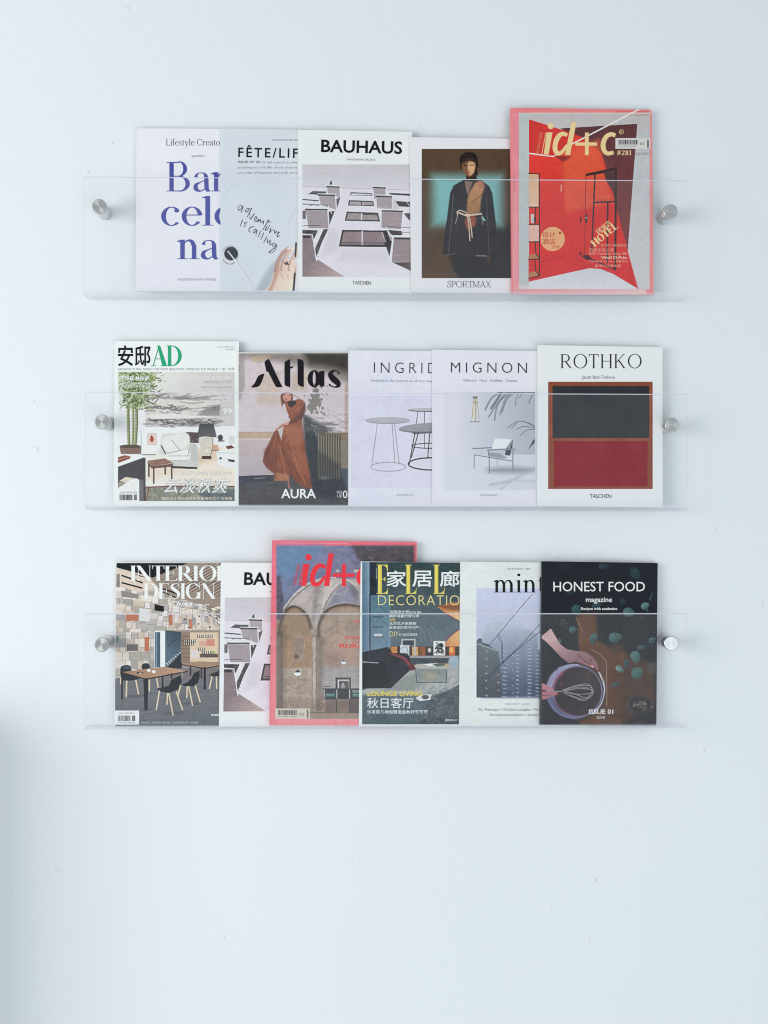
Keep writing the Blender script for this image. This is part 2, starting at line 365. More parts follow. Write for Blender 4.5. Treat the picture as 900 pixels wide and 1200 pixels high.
    if ch == 's':
        P += vst([(.37, X * .76), (.30, X * .94), (.18, X * .94), (.11, X * .76), (.24, X * .54), (.36, X * .34), (.34, X * .08), (.20, X * .02), (.08, X * .22)], [t, t, t, T * .8, T, T * .9, t * 1.2, t, t]); return P, .46
    if ch == 't': P.append(rect(.16 - T / 2, .1, .16 + T / 2, X + .16)); P.append(rect(.03, X - h, .34, X)); P += vst([(.16, .14), (.20, .02), (.34, .08)], [T, T * .6, t]); return P, .38
    if ch == 'f': stem(.16, 0, .86, top=False); P += vst([(.16, .84), (.22, 1.0), (.38, 1.0)], [T, t * 1.4, T * .8]); P.append(rect(.03, X - h, .34, X)); return P, .36
    if ch == 'y':
        P.append(par(.10, X, .30, 0, T)); P += vst([(.50, X), (.30, 0), (.20, -.24), (.06, -.26)], [t, t, t, T * .7], False); ser(.10, X, T, False); ser(.50, X, t, False); return P, .58
    if ch == 'g': return ring(.27, X * .62, .2, X * .36, T * .8, t) + ring(.28, -.14, .24, .16, T * .6, t), .54
    return ring(.3, .4, .2, .3, T, t), .6

def union(polys):
    vs = []; fs = []
    for p in polys:
        q = []
        for x, y in p:
            if q and abs(q[-1][0] - x) + abs(q[-1][1] - y) < 1e-5: continue
            q.append((x, y))
        if len(q) < 3: continue
        a = sum(q[i][0] * q[(i + 1) % len(q)][1] - q[(i + 1) % len(q)][0] * q[i][1] for i in range(len(q)))
        if abs(a) < 1e-6: continue
        if a < 0: q = q[::-1]
        fs.append(list(range(len(vs), len(vs) + len(q)))); vs += q
    r = delaunay_2d_cdt([Vector(v) for v in vs], [], fs, 1, 1e-5)
    V = np.array([tuple(v) for v in r[0]]); F = [tuple(f) for f in r[2]]
    C = np.array([V[list(f)].mean(0) for f in F]); ok = np.zeros(len(F), bool)
    for f in fs:                                   # keep only triangles that lie inside one of the shapes (counters stay open)
        ins = np.zeros(len(F), bool)
        for i in range(len(f)):
            (ax, ay), (bx, by) = vs[f[i]], vs[f[(i + 1) % len(f)]]
            if ay != by: ins ^= ((ay > C[:, 1]) != (by > C[:, 1])) & (C[:, 0] < (bx - ax) * (C[:, 1] - ay) / (by - ay) + ax)
        ok |= ins
    return V, [f for f, o in zip(F, ok) if o]

_cap = None
def bfont(s, off=0.0, shear=0.0, sp=1.0):
    c = bpy.data.curves.new('tmp', 'FONT'); c.body = s; c.offset = off; c.shear = shear; c.resolution_u = 3; c.space_character = sp
    o = bpy.data.objects.new('tmp', c); COL.objects.link(o)
    dg = bpy.context.evaluated_depsgraph_get(); e = o.evaluated_get(dg); me = e.to_mesh()
    n = len(me.vertices); v = np.empty(n * 3); me.vertices.foreach_get('co', v); v = v.reshape(-1, 3)[:, :2].copy()
    f = [tuple(p.vertices) for p in me.polygons]
    e.to_mesh_clear(); bpy.data.objects.remove(o); bpy.data.curves.remove(c)
    return v, f
CAPH = float(np.ptp(bfont('H')[0][:, 1])); XH = float(np.ptp(bfont('x')[0][:, 1]))

# ------------------------------------------------------------------ printing: a canvas of colour samples on the cover, in photo pixels
_lat = np.random.RandomState(7).rand(256, 256)
def vnoise(X, Y, sc, seed=0):
    x = X / sc + seed * 17.3; y = Y / sc + seed * 9.1
    xi = np.floor(x).astype(int); yi = np.floor(y).astype(int); fx = x - xi; fy = y - yi
    fx = fx * fx * (3 - 2 * fx); fy = fy * fy * (3 - 2 * fy)
    g = lambda a, b_: _lat[(a + seed * 31) % 256, (b_ + seed * 57) % 256]
    return (g(xi, yi) * (1 - fx) + g(xi + 1, yi) * fx) * (1 - fy) + (g(xi, yi + 1) * (1 - fx) + g(xi + 1, yi + 1) * fx) * fy
def fbm(X, Y, sc, seed=0, o=4):
    r = 0; a = 1; t = 0
    for k in range(o): r = r + a * vnoise(X, Y, sc / 2 ** k, seed + k); t += a; a *= .6
    return r / t
class Canvas:
    def __init__(s, x0, y0, x1, y1, base, k=1.9):
        s.box = (x0, y0, x1, y1); s.nx = max(2, int((x1 - x0) * k)); s.ny = max(2, int((y1 - y0) * k))
        s.X, s.Y = np.meshgrid(np.linspace(x0, x1, s.nx + 1), np.linspace(y0, y1, s.ny + 1)); s.k = k
        s.buf = np.ones(s.X.shape + (3,)) * np.array(base, float); s.o = (0, 0); s.f = 1
        s.dx = (x1 - x0) / s.nx; s.dy = (y1 - y0) / s.ny
    def fr(s, ox, oy, f): s.o = (ox, oy); s.f = f; return s
    def P(s, pts): return [(s.o[0] + x / s.f, s.o[1] + y / s.f) for x, y in pts]
    def sub(s, x0, y0, x1, y1):
        bx, by = s.box[0], s.box[1]
        i0 = max(0, int((x0 - bx) / s.dx) - 1); i1 = min(s.nx + 1, int((x1 - bx) / s.dx) + 3)
        j0 = max(0, int((y0 - by) / s.dy) - 1); j1 = min(s.ny + 1, int((y1 - by) / s.dy) + 3)
        return (slice(j0, max(j1, j0)), slice(i0, max(i1, i0)))
    def put(s, sl, m, col):
        c = col if isinstance(col, np.ndarray) and col.ndim == 3 else np.array(col, float)
        b_ = s.buf[sl]; s.buf[sl] = b_ + (c - b_) * m[..., None]
    def poly(s, pts, col, a=1.0, soft=0.35, sm=False, grad=None, nz=0, nsc=4, seed=1):
        """grad = (colour2, x0,y0,x1,y1) in frame units"""
        p = s.P(pts)
        if sm: p = cat(p, 5, True)
        xs = [q[0] for q in p]; ys = [q[1] for q in p]
        sl = s.sub(min(xs) - soft * 2, min(ys) - soft * 2, max(xs) + soft * 2, max(ys) + soft * 2)
        X = s.X[sl]; Y = s.Y[sl]
        if X.size == 0: return
        ins = np.zeros(X.shape, bool); dm = np.full(X.shape, 1e9)
        n = len(p)
        for i in range(n):
            ax, ay = p[i]; bx, by = p[(i + 1) % n]
            if ay != by:
                c = (ay > Y) != (by > Y); xx = (bx - ax) * (Y - ay) / (by - ay) + ax; ins ^= c & (X < xx)
            dx, dy = bx - ax, by - ay; L2 = dx * dx + dy * dy or 1e-9
            t = np.clip(((X - ax) * dx + (Y - ay) * dy) / L2, 0, 1)
            dm = np.minimum(dm, (X - ax - t * dx) ** 2 + (Y - ay - t * dy) ** 2)
        sd = np.sqrt(dm) * np.where(ins, 1, -1); m = np.clip(sd / (2 * soft) + .5, 0, 1); m = m * m * (3 - 2 * m)
        s.fill(sl, m * a, col, grad, nz, nsc, seed)
    def fill(s, sl, m, col, grad=None, nz=0, nsc=4, seed=1):
        X = s.X[sl]; Y = s.Y[sl]; c = np.ones(X.shape + (3,)) * np.array(col, float)
        if grad:
            g, ax, ay, bx, by = grad; (ax, ay), (bx, by) = s.P([(ax, ay), (bx, by)])
            dx, dy = bx - ax, by - ay; t = np.clip(((X - ax) * dx + (Y - ay) * dy) / (dx * dx + dy * dy), 0, 1)[..., None]
            c = c * (1 - t) + np.array(g, float) * t
        if nz: c = c + (fbm(X, Y, nsc, seed) - .5)[..., None] * 2 * nz
        s.put(sl, m, c)
    def R(s, x0, y0, x1, y1, col, **k): s.poly([(x0, y0), (x1, y0), (x1, y1), (x0, y1)], col, **k)
    def E(s, cx, cy, rx, ry, col, rot=0, a=1.0, soft=0.35, nz=0, nsc=4, seed=1, ringw=0):
        (cx, cy), = s.P([(cx, cy)]); rx /= s.f; ry /= s.f; r = math.radians(rot); R_ = max(rx, ry) + soft * 2 + 1
        sl = s.sub(cx - R_, cy - R_, cx + R_, cy + R_); X = s.X[sl] - cx; Y = s.Y[sl] - cy
        if X.size == 0: return
        u = X * math.cos(r) + Y * math.sin(r); v = -X * math.sin(r) + Y * math.cos(r)
        q = np.sqrt((u / rx) ** 2 + (v / ry) ** 2) + 1e-6
        gl = np.sqrt((u / rx ** 2) ** 2 + (v / ry ** 2) ** 2) / q + 1e-6
        sd = (1 - q) / gl
        if ringw: sd = ringw / 2 - np.abs(sd)
        m = np.clip(sd / (2 * soft) + .5, 0, 1) * a
        s.fill(sl, m, col, None, nz, nsc, seed)
    def L(s, pts, w, col, a=1.0, sm=False, soft=0.3):
        """line, width in photo pixels"""
        p = s.P(pts)
        if sm: p = cat(p, 5)
        xs = [q[0] for q in p]; ys = [q[1] for q in p]; e = w + soft * 2
        sl = s.sub(min(xs) - e, min(ys) - e, max(xs) + e, max(ys) + e); X = s.X[sl]; Y = s.Y[sl]
        if X.size == 0: return
        dm = np.full(X.shape, 1e9)
        for (ax, ay), (bx, by) in zip(p, p[1:]):
            dx, dy = bx - ax, by - ay; L2 = dx * dx + dy * dy or 1e-9
            t = np.clip(((X - ax) * dx + (Y - ay) * dy) / L2, 0, 1)
            dm = np.minimum(dm, (X - ax - t * dx) ** 2 + (Y - ay - t * dy) ** 2)
        m = np.clip((w / 2 - np.sqrt(dm)) / (2 * soft) + .5, 0, 1) * a
        s.put(sl, m, np.array(col, float))
    def photo(s, amp=6, sharp=.7, seed=2):
        """give flat areas the small tonal detail and crisp edges of a printed photograph"""
        b_ = s.buf; bl = b_.copy()
        for _ in range(3): bl[1:-1, 1:-1] = (bl[1:-1, 1:-1] * 2 + bl[:-2, 1:-1] + bl[2:, 1:-1] + bl[1:-1, :-2] + bl[1:-1, 2:]) / 6
        b_ += sharp * (b_ - bl)
        a = fbm(s.X, s.Y, 3.0, seed, 4) - .5; c_ = fbm(s.X, s.Y * 1.3, 13, seed + 5, 4) - .5; rs = np.random.RandomState(seed).randn(*s.X.shape)
        lum = np.clip(b_.mean(-1) / 255, .15, 1); w = 1.15 - .55 * lum
        b_ += (amp * w * (2.1 * a + 1.7 * c_ + .14 * rs))[..., None]
        b_[..., 0] += amp * .5 * (fbm(s.X, s.Y, 7, seed + 9, 3) - .5); b_[..., 2] -= amp * .5 * (fbm(s.X, s.Y, 8, seed + 11, 3) - .5)
        return s
    def stains(s, n, x0, y0, x1, y1, cols, lmin=6, lmax=30, w=(.4, 1.2), a=.5, ang=(-.6, .6), seed=3):
        q = random.Random(seed)
        for _ in range(n):
            x = q.uniform(x0, x1); y = q.uniform(y0, y1); l = q.uniform(lmin, lmax); t = q.uniform(*ang)
            s.L([(x, y), (x + l * .5 * math.cos(t + .3), y + l * .5 * math.sin(t + .3)), (x + l * math.cos(t), y + l * math.sin(t))], q.uniform(*w), q.choice(cols), a=a * q.uniform(.4, 1), sm=True, soft=.45)
    def grain(s, amp, sc, seed=3):
        s.buf += ((fbm(s.X, s.Y, sc, seed) - .5) * 2 * amp)[..., None]

# ------------------------------------------------------------------ magazines
PAPER = pmat('page_edges', (0.70, 0.70, 0.67), 0.8, bump=(400, .4, .0004))
class Mag:
    """a magazine or book leaning back on a shelf; corner pixels locate its front face, which is rebuilt as a real rectangle with real depth"""
    base = 0.0; prev = None
    def __init__(m, name, label, cat_, tl, tr, bl, br, t=0.006, cover=(215, 222, 235), hard=False, soft_amp=0.0009, spine=None, coat=0.0, first=False, row_gap=None, back=None):
        if first or Mag.prev is None: d0 = 0.001
        else:
            q = Mag.prev; f = min(1.0, (bl[0] - q.px0) / (q.px1 - q.px0)); d0 = (q.t + q.d0 * (1 - f)) * 1.04 + 0.0012
        m.t, m.d0, m.px0, m.px1 = t, d0, bl[0], br[0]
        yb = -(0.0132 + t); yt = -(0.0025 + t)
        P = lambda p, y: at(np.array([float(p[0])]), np.array([float(p[1])]), y)[0]
        BL = P(bl, yb - d0); BR = P(br, yb); TL = P(tl, yt - d0)
        U = BR - BL; W = np.linalg.norm(U); U = U / W
        V = TL - BL; V = V - U * np.dot(V, U); H = np.linalg.norm(V); V = V / H
        Nn = np.cross(U, V)                       # towards the room
        m.O, m.U, m.V, m.N, m.W, m.H = BL, U, V, Nn, W, H
        m.amp = 0 if hard else soft_amp
        M = Matrix(((U[0], -Nn[0], V[0], 0), (U[1], -Nn[1], V[1], 0), (U[2], -Nn[2], V[2], 0), (0, 0, 0, 1)))
        org = BL + U * W / 2 - Nn * t
        M.translation = Vector(org)
        r = bpy.data.objects.new(name, None); COL.objects.link(r); r.matrix_world = M; r.empty_display_size = .05
        tag(r, label, cat_); m.root = r; m.coat = coat
        m.shift = np.array([-W / 2, -t])          # local x origin, local y of the front face
        cm = pmat('cover_%d_%d_%d' % tuple(cover), ink(cover), 0.4, spec=.4, coat=coat)
        sm_ = cm if spine is None else pmat('spine_%d_%d_%d' % tuple(spine), ink(spine), .4)
        bk = cm if back is None else pmat('back_%d_%d_%d' % tuple(back), ink(back), .4)
        ct = 0.0022 if hard else 0.0004; ov = 0.0018 if hard else 0.0003
        m.slab('front_cover', 0, W, 0, H, 0, ct, cm, 14, 18)
        m.slab('back_cover', 0.0, W - (0.0008 if not hard else 0), 0, H, t - ct, t, bk, 1, 1, warp=False)
        m.slab('page_block', 0.002, W - ov, ov, H - ov, ct + .0012 * (not hard) + .0001, t - ct - .0001, PAPER, 1, 1, warp=False)
        m.slab('spine', -0.0004, 0.0016, 0, H, ct + .00005, t - ct - .00005, sm_, 1, 1, warp=False)
        Mag.prev = m
    def wf(m, x, z):
        """slight spring of a soft cover, in metres towards the room (negative y)"""
        a = m.amp
        if not a: return x * 0
        u = np.clip(x / m.W, 0, 1); v = np.clip(z / m.H, 0, 1)
        return -a * (np.sin(np.pi * u) * 0.55 * (0.7 + .3 * v) ) + a * 0.9 * u ** 4 * v ** 4 * -1
    def slab(m, name, x0, x1, z0, z1, y0, y1, mat, nx, nz, warp=True):
        xs = np.linspace(x0, x1, nx + 1); zs = np.linspace(z0, z1, nz + 1); vs = []; fs = []
        for y in (y0, y1):
            for z in zs:
                for x in xs: vs.append((x + m.shift[0], y + m.shift[1] + m.t * 0 + (float(m.wf(x, z)) if warp else 0), z))
        # local y: front face is at 0 in slab space -> place so that front is at y=0 of the body (-t .. 0)
        w = nx + 1; n = w * (nz + 1)
        for j in range(nz):
            for i in range(nx):
                a = j * w + i; fs.append((a, a + 1, a + w + 1, a + w)); fs.append((n + a, n + a + w, n + a + w + 1, n + a + 1))
        for i in range(nx):
            fs.append((i, n + i, n + i + 1, i + 1)); a = nz * w + i; fs.append((a, a + 1, n + a + 1, n + a))
        for j in range(nz):
            a = j * w; fs.append((a, a + w, n + a + w, n + a)); a = j * w + nx; fs.append((a, n + a, n + a + w, a + w))
        return link(name, mesh(name, vs, fs), mat, m.root)
    def loc(m, px, py):
        r = ray(px, py); t = np.dot(m.O - CAM, m.N) / (r @ m.N); p = CAM + r * t[..., None] - m.O
        return p @ m.U, p @ m.V
    def place(m, px, py, lift):
        """photo pixels -> local coordinates on the cover, clipped to it"""
        x, z = m.loc(np.asarray(px, float), np.asarray(py, float))
        x = np.clip(x, 0.0002, m.W - 0.0002); z = np.clip(z, 0.0002, m.H - 0.0002)
        return np.stack([x + m.shift[0], m.shift[1] + m.wf(x, z) - lift, z], -1)
    def picture(m, cv, name='cover_picture', lift=0.00012):
        vs = m.place(cv.X.ravel(), cv.Y.ravel(), lift); w = cv.nx + 1
        idx = np.arange((cv.nx + 1) * (cv.ny + 1)).reshape(cv.ny + 1, w)
        q = np.stack([idx[1:, :-1], idx[1:, 1:], idx[:-1, 1:], idx[:-1, :-1]], -1).reshape(-1, 4)
        me = bpy.data.meshes.new(name); nv, nq = len(vs), len(q)
        me.vertices.add(nv); me.vertices.foreach_set('co', vs.ravel().astype(np.float32))
        me.loops.add(nq * 4); me.loops.foreach_set('vertex_index', q.ravel().astype(np.int32))
        me.polygons.add(nq); me.polygons.foreach_set('loop_start', np.arange(0, nq * 4, 4, dtype=np.int32))
        me.update(calc_edges=True)
        at_ = me.color_attributes.new('print', 'FLOAT_COLOR', 'POINT')
        c = np.ones((nv, 4), np.float32); c[:, :3] = ink(np.clip(cv.buf, 0, 255).reshape(-1, 3))
        at_.data.foreach_set('color', c.ravel())
        return link(name, me, picture_mat('printed_picture_gloss', .25, m.coat) if m.coat else picture_mat(), m.root)
    # letters --------------------------------------------------------
    def fr(m, ox, oy, f): m.o = (ox, oy); m.f = f; return m
    def shape(m, polys, col, name='lettering', lift=0.0003):
        """polygons in frame units (y down)"""
        v, f = union(polys); m.emit(m.o[0] + v[:, 0] / m.f, m.o[1] + v[:, 1] / m.f, f, col, name, lift)
    def emit(m, X, Y, f, col, name, lift):
        vs = m.place(X, Y, lift); me = mesh(name, vs, f)
        bm = bmesh.new(); bm.from_mesh(me); bm.normal_update()
        fl = [q for q in bm.faces if q.normal.y > 0]
        if fl: bmesh.ops.reverse_faces(bm, faces=fl)
        bm.to_mesh(me); bm.free()
        return link(name, me, ink_mat(col), m.root)
    def text(m, s, x0, x1, yb, h, col, off=0.0, shear=0.0, rot=0.0, fit=None, name='caption', lift=0.0003, cjk=False, y2=None, sp=1.0):
        """s set in the plain face so that `fit` (or s) runs from x0 to x1; h = cap height; all in frame units"""
        v, f = bfont(s, off, shear, sp)
        if len(v) == 0: return
        g = bfont(fit, off, shear, sp)[0] if fit else v
        xa = v[:, 0].min(); wd_ = g[:, 0].max() - g[:, 0].min()
        kx = (x1 - x0) / wd_
        if cjk: ya = v[:, 1].min(); ky = h / (v[:, 1].max() - ya)
        else: ya = 0; ky = h / CAPH
        X = (v[:, 0] - xa) * kx; Y = -(v[:, 1] - ya) * ky
        a = math.radians(rot)
        if y2 is not None: a = math.atan2(yb - y2, x1 - x0)
        X, Y = X * math.cos(a) + Y * math.sin(a), -X * math.sin(a) + Y * math.cos(a)
        return m.emit(m.o[0] + (x0 + X) / m.f, m.o[1] + (yb + Y) / m.f, f, col, name, lift)
    def serif(m, s, x0, x1, yb, h, col, T=.13, t=.045, sf=.07, sp=0.0, fit=None, rot=0.0, name='title', lift=0.0003, shear=0.0):
        P = []; adv = 0; end = None
        for i, ch in enumerate(s):
            g, a = glyph(ch, T, t, sf); P += [[(x + adv, y) for x, y in q] for q in g]
            if fit and i == len(fit) - 1: end = max(x + adv for q in g for x, y in q)
            adv += a + sp
        v, f = union(P); xa = v[:, 0].min(); kx = (x1 - x0) / ((end or v[:, 0].max()) - xa)
        X = (v[:, 0] - xa + shear * v[:, 1]) * kx; Y = -v[:, 1] * h; a = math.radians(rot)
        X, Y = X * math.cos(a) + Y * math.sin(a), -X * math.sin(a) + Y * math.cos(a)
        return m.emit(m.o[0] + (x0 + X) / m.f, m.o[1] + (yb + Y) / m.f, f, col, name, lift)
    def barcode(m, x0, y0, x1, y1, seed=1, col=(60, 62, 70), lift=.0004):
        r = random.Random(seed); P = []; x = x0; u = (x1 - x0) / 60
        while x < x1:
            w = r.choice((1, 1, 2, 3)) * u; P.append(rect(x, y0, min(x + w, x1), y1)); x += w + r.choice((1, 1, 2)) * u
        m.shape(P, col, 'barcode', lift)

def hz(*c, k=0.035):
    """colour of the ink when the photo shows it through the clear sheet's reflection"""
    l = np.clip(s2l(c) - k, 0.003, 1); return tuple(np.where(l < .0031308, l * 12.92, 1.055 * l ** (1 / 2.4) - .055) * 255)
def lerp(a, b, t): return tuple(a[i] + (b[i] - a[i]) * t for i in range(3))

# ================= top row =================
# --- purple serif title
m = Mag('magazine', 'lilac-white magazine with big purple serif letters', 'magazine',
        (159.5, 150.3), (302, 150.6), (159, 341), (302, 341.5), t=.0065, cover=(214, 221, 238), first=True)
cv = Canvas(160, 151, 301.5, 340.8, (214, 221, 238), k=.6); cv.grain(2.5, 60); m.picture(cv, 'front_print')
m.fr(80, 130, 4.5)
dk = (88, 92, 118); vi = (80, 88, 166)
m.serif('Lifestyle Creators', 516, 800, 183, 35, dk, T=.11, t=.05, sf=.06, sp=.02, fit='Lifestyle Creato', name='subtitle')
m.text('gestalten', 650, 718, 243, 12, (120, 122, 150), name='caption')
m.serif('Bar', 518, 838, 425, 155, vi, T=.125, t=.034, sf=.085)
m.serif('celo', 490, 885, 605, 150, vi, T=.128, t=.034, sf=.085)
m.serif('na', 575, 790, 782, 157, vi, T=.128, t=.034, sf=.085)
m.text('HOXTON MINI PRESS', 580, 780, 896, 13, (105, 108, 130), off=-.006, sp=1.2)

# --- flat lay with handwriting
m = Mag('magazine', 'pale grey magazine with black handwriting, a coffee cup and a hand', 'magazine',
        (259, 150.6), (374, 151.5), (259, 341.3), (374, 342), t=.005, cover=(203, 215, 226))
cv = Canvas(261, 151.5, 373.5, 341, (201, 213, 224)); cv.grain(3, 40)
cv.fr(255, 235, 9)
cv.L([(0, -60 + 100), (180, -190)], .8, (176, 188, 200), a=.5)
cv.L([(745, 250), (820, 90)], 1.2, (185, 196, 208), a=.6)
cv.poly([(400, 960), (480, 800), (560, 680), (700, 560), (640, 960)], (168, 184, 196), soft=4)
cv.E(130, 575, 88, 100, (165, 175, 182)); cv.E(132, 572, 80, 92, (205, 213, 220)); cv.E(130, 575, 84, 96, (120, 128, 134), ringw=.5)
cv.E(142, 560, 72, 72, (58, 64, 72), nz=8)
cv.L([(110, 535), (190, 640), (360, 890)], 1.3, (236, 240, 244)); cv.L([(205, 645), (365, 890)], .6, (150, 158, 166))
sk = (208, 184, 172); sd = (158, 122, 114)
cv.poly([(500, 980), (560, 870), (588, 770), (625, 690), (700, 640), (800, 640), (850, 720), (830, 830), (740, 980)], sk, sm=True, grad=((234, 224, 208), 560, 720, 800, 960), nz=6, nsc=6)
cv.poly([(520, 970), (575, 860), (600, 740), (640, 690), (650, 740), (620, 830), (560, 980)], (176, 144, 134), sm=True, soft=1.4, a=.7)
for q, w, c_ in (([(622, 730), (650, 630), (700, 545), (748, 506)], 4.2, (186, 152, 142)), ([(690, 720), (712, 640), (748, 560), (790, 508)], 4.6, (212, 190, 178)), ([(770, 720), (790, 650), (812, 590), (842, 540)], 4.6, (222, 204, 190)), ([(830, 800), (850, 720), (868, 640)], 4.4, (226, 210, 196))):
    cv.L([(x - 14, y + 6) for x, y in q], w * .8, sd, sm=True, soft=.7, a=.8); cv.L(q, w * .82, c_, sm=True, soft=.5)
cv.L([(740, 512), (762, 500)], 2.2, (238, 218, 214)); cv.L([(784, 514), (800, 502)], 2.2, (240, 222, 216))
for q in ([(668, 640), (684, 650)], [(742, 600), (758, 610)], [(800, 610), (820, 620)], [(660, 770), (700, 830)], [(730, 780), (750, 840)]): cv.L(q, .8, (172, 138, 128), a=.7)
cv.L([(704, 664), (748, 674)], 1.3, (70, 66, 70)); cv.E(728, 662, 17, 17, (58, 56, 62)); cv.E(724, 658, 5, 5, (190, 190, 196))
cv.L([(828, 450), (820, 590)], 2.0, (52, 54, 60)); cv.L([(815, 770), (800, 960)], 2.2, (52, 54, 60))
cv.poly([(835, 590), (870, 560), (870, 960), (820, 960)], (214, 222, 230))
m.picture(cv)
m.fr(250, 130, 4.5)
bk = (30, 33, 40)
m.text('FÊTE/LIFE', 131, 447, 243, 48, bk, off=.014, fit='FÊTE/LIF', name='title', y2=248, sp=1.3)
m.text('ISSUE N° 25', 130, 246, 275, 11, (70, 76, 86), off=.01)
g = (135, 146, 158)
m.text("I'd tell myself to always", 252, 452, 277, 11, g, fit="I'd tell myself to alwa")
m.text('anything but the life of my dreams,', 128, 447, 304, 12, g)
m.text('not a life of freedom and a life on my own', 128, 447, 332, 12, g, fit='not a life of freedom and a life on m')
m.text('THE MAGAZINE FOR SIMPLE LIVING', 310, 450, 158, 7, (90, 98, 110), fit='THE MAGAZINE FOR SIMP')
m.fr(255, 235, 9); W_ = 8
hand = [[(262, 60), (235, 55), (215, 85), (228, 102), (250, 82), (268, 62), (256, 100), (250, 128)], [(330, 85), (300, 92), (292, 118), (312, 118), (345, 80)], [(362, 78), (310, 178)],
        [(342, 128), (345, 200), (388, 138)], [(388, 208), (412, 190), (404, 170), (386, 195), (398, 226), (428, 205)], [(435, 190), (424, 228), (452, 200), (456, 236), (486, 214), (480, 252)],
        [(546, 203), (470, 316)], [(520, 268), (504, 314), (530, 300), (548, 258)], [(520, 210), (560, 236)], [(562, 288), (548, 342), (572, 312), (598, 318)], [(602, 312), (600, 346), (628, 324)], [(636, 348), (656, 332), (634, 344), (630, 382), (656, 370)],
        [(266, 204), (236, 276)], [(312, 232), (284, 240), (294, 262), (272, 278)], [(384, 276), (348, 284), (326, 318), (352, 336)], [(404, 300), (376, 320), (384, 346), (416, 308), (402, 372)],
        [(452, 322), (428, 388)], [(486, 342), (454, 416)], [(516, 384), (484, 452)], [(533, 362), (536, 368)], [(526, 408), (528, 452), (556, 418), (552, 466), (582, 452)], [(612, 452), (580, 464), (590, 492), (622, 466), (604, 528), (562, 554), (546, 540), (624, 488)]]
P = []
for st in hand: P += vst(st, [W_ * (.7 + .5 * ((i * 7 + len(st)) % 3) / 2) for i in range(len(st))], n=4)
m.shape(P, (52, 56, 66), 'handwriting')

# --- white book with the balcony photograph
def balcony_book(label, tl, tr, bl, br, **k):
    return Mag('book', label, 'book', tl, tr, bl, br, t=.009, cover=(218, 226, 240), hard=True, **k)
m = balcony_book('white hardcover book with complete black title over a photo of white balconies', (350, 152.2), (484.2, 153.8), (349.6, 341.6), (484, 342.8))
m.root['group'] = 'white books with the balcony photo'
balc = m
cv = Canvas(354.4, 192.8, 483.2, 324.6, (196, 198, 208)); cv.fr(345, 150, 6)
cv.R(50, 250, 840, 450, (190, 192, 202), grad=((206, 208, 216), 0, 258, 0, 440), nz=3, nsc=10)
cv.poly([(40, 411), (840, 437), (840, 1070), (40, 1070)], (212, 214, 226), nz=3, nsc=14)
cv.L([(50, 412), (840, 438)], .6, (168, 168, 178))
br_, gm, dk_ = (146, 134, 138), (160, 154, 160), (68, 64, 70)
cv.poly([(40, 925), (165, 925), (352, 1045), (40, 1045)], (132, 120, 124), grad=((176, 160, 160), 60, 930, 300, 1040), nz=5)
cv.poly([(205, 712), (238, 712), (195, 800), (155, 905), (135, 870)], (84, 78, 84), nz=8)
cv.poly([(55, 716), (168, 720), (135, 785), (112, 755), (55, 745)], dk_, nz=8)
cv.poly([(50, 750), (125, 752), (152, 935), (120, 948), (50, 925)], (134, 124, 130), nz=6); cv.L([(50, 745), (126, 750), (156, 935)], 1.1, (222, 222, 230)); cv.R(55, 757, 112, 775, (66, 62, 68))
cv.poly([(240, 588), (284, 583), (246, 682)], (82, 78, 84)); cv.poly([(290, 500), (324, 486), (297, 576)], (104, 100, 106), nz=8)
def balcony(x0, y0, x1, y1, x2, y2, x3, y3, c, e=1):
    cv.poly([(x0, y0), (x1, y1), (x2, y2), (x3, y3)], c, nz=4, nsc=5)
    cv.L([(x0, y0 + 4), (x1, y1 + 4)], 1.5, (62, 60, 66)); cv.L([(x0 - 4, y0 - 6), (x1 + 6, y1 - 5), (x2 + 5, y2)], .9, (226, 226, 234))
balcony(228, 408, 316, 412, 320, 490, 236, 462, (168, 164, 170))
cv.poly([(95, 465), (130, 443), (226, 447), (220, 464), (168, 470)], (92, 92, 98), nz=12)
balcony(168, 468, 284, 470, 292, 575, 186, 540, (162, 158, 164))
cv.L([(55, 502), (168, 512)], 1.3, (70, 68, 74)); cv.L([(55, 534), (172, 542)], 1.0, (90, 88, 96)); cv.L([(110, 548), (130, 538), (250, 545)], .6, (96, 92, 98))
balcony(78, 568, 230, 570, 240, 706, 100, 704, (158, 151, 157))
cv.R(55, 580, 80, 640, (110, 106, 112), nz=20); cv.L([(55, 688), (180, 684)], .8, (98, 94, 100)); cv.L([(172, 716), (138, 795)], 1.3, (220, 220, 228)); cv.L([(238, 545), (262, 600)], 1.0, (214, 214, 222))
for i in range(7): cv.L([(160 + 5 * i, 900 - 24 * i), (168 + 5 * i, 905 - 24 * i)], .5, (90, 84, 90))
cv.poly([(244, 398), (256, 372), (262, 366), (266, 398)], (66, 64, 70))
cv.poly([(395, 451), (543, 458), (548, 476), (391, 474)], (92, 90, 96)); cv.poly([(402, 460), (536, 464), (540, 472), (398, 470)], (206, 206, 214))
cv.poly([(384, 507), (555, 514), (560, 549), (376, 545)], (76, 72, 78)); cv.poly([(392, 516), (548, 522), (552, 542), (386, 539)], (166, 160, 166), nz=10); cv.R(468, 518, 476, 542, (96, 92, 98))
cv.poly([(368, 588), (588, 596), (602, 658), (354, 652)], (72, 66, 72)); cv.poly([(378, 598), (580, 606), (590, 648), (366, 643)], (154, 147, 153), nz=14); cv.R(468, 600, 477, 648, (210, 208, 216)); cv.R(480, 602, 585, 612, (84, 78, 84))
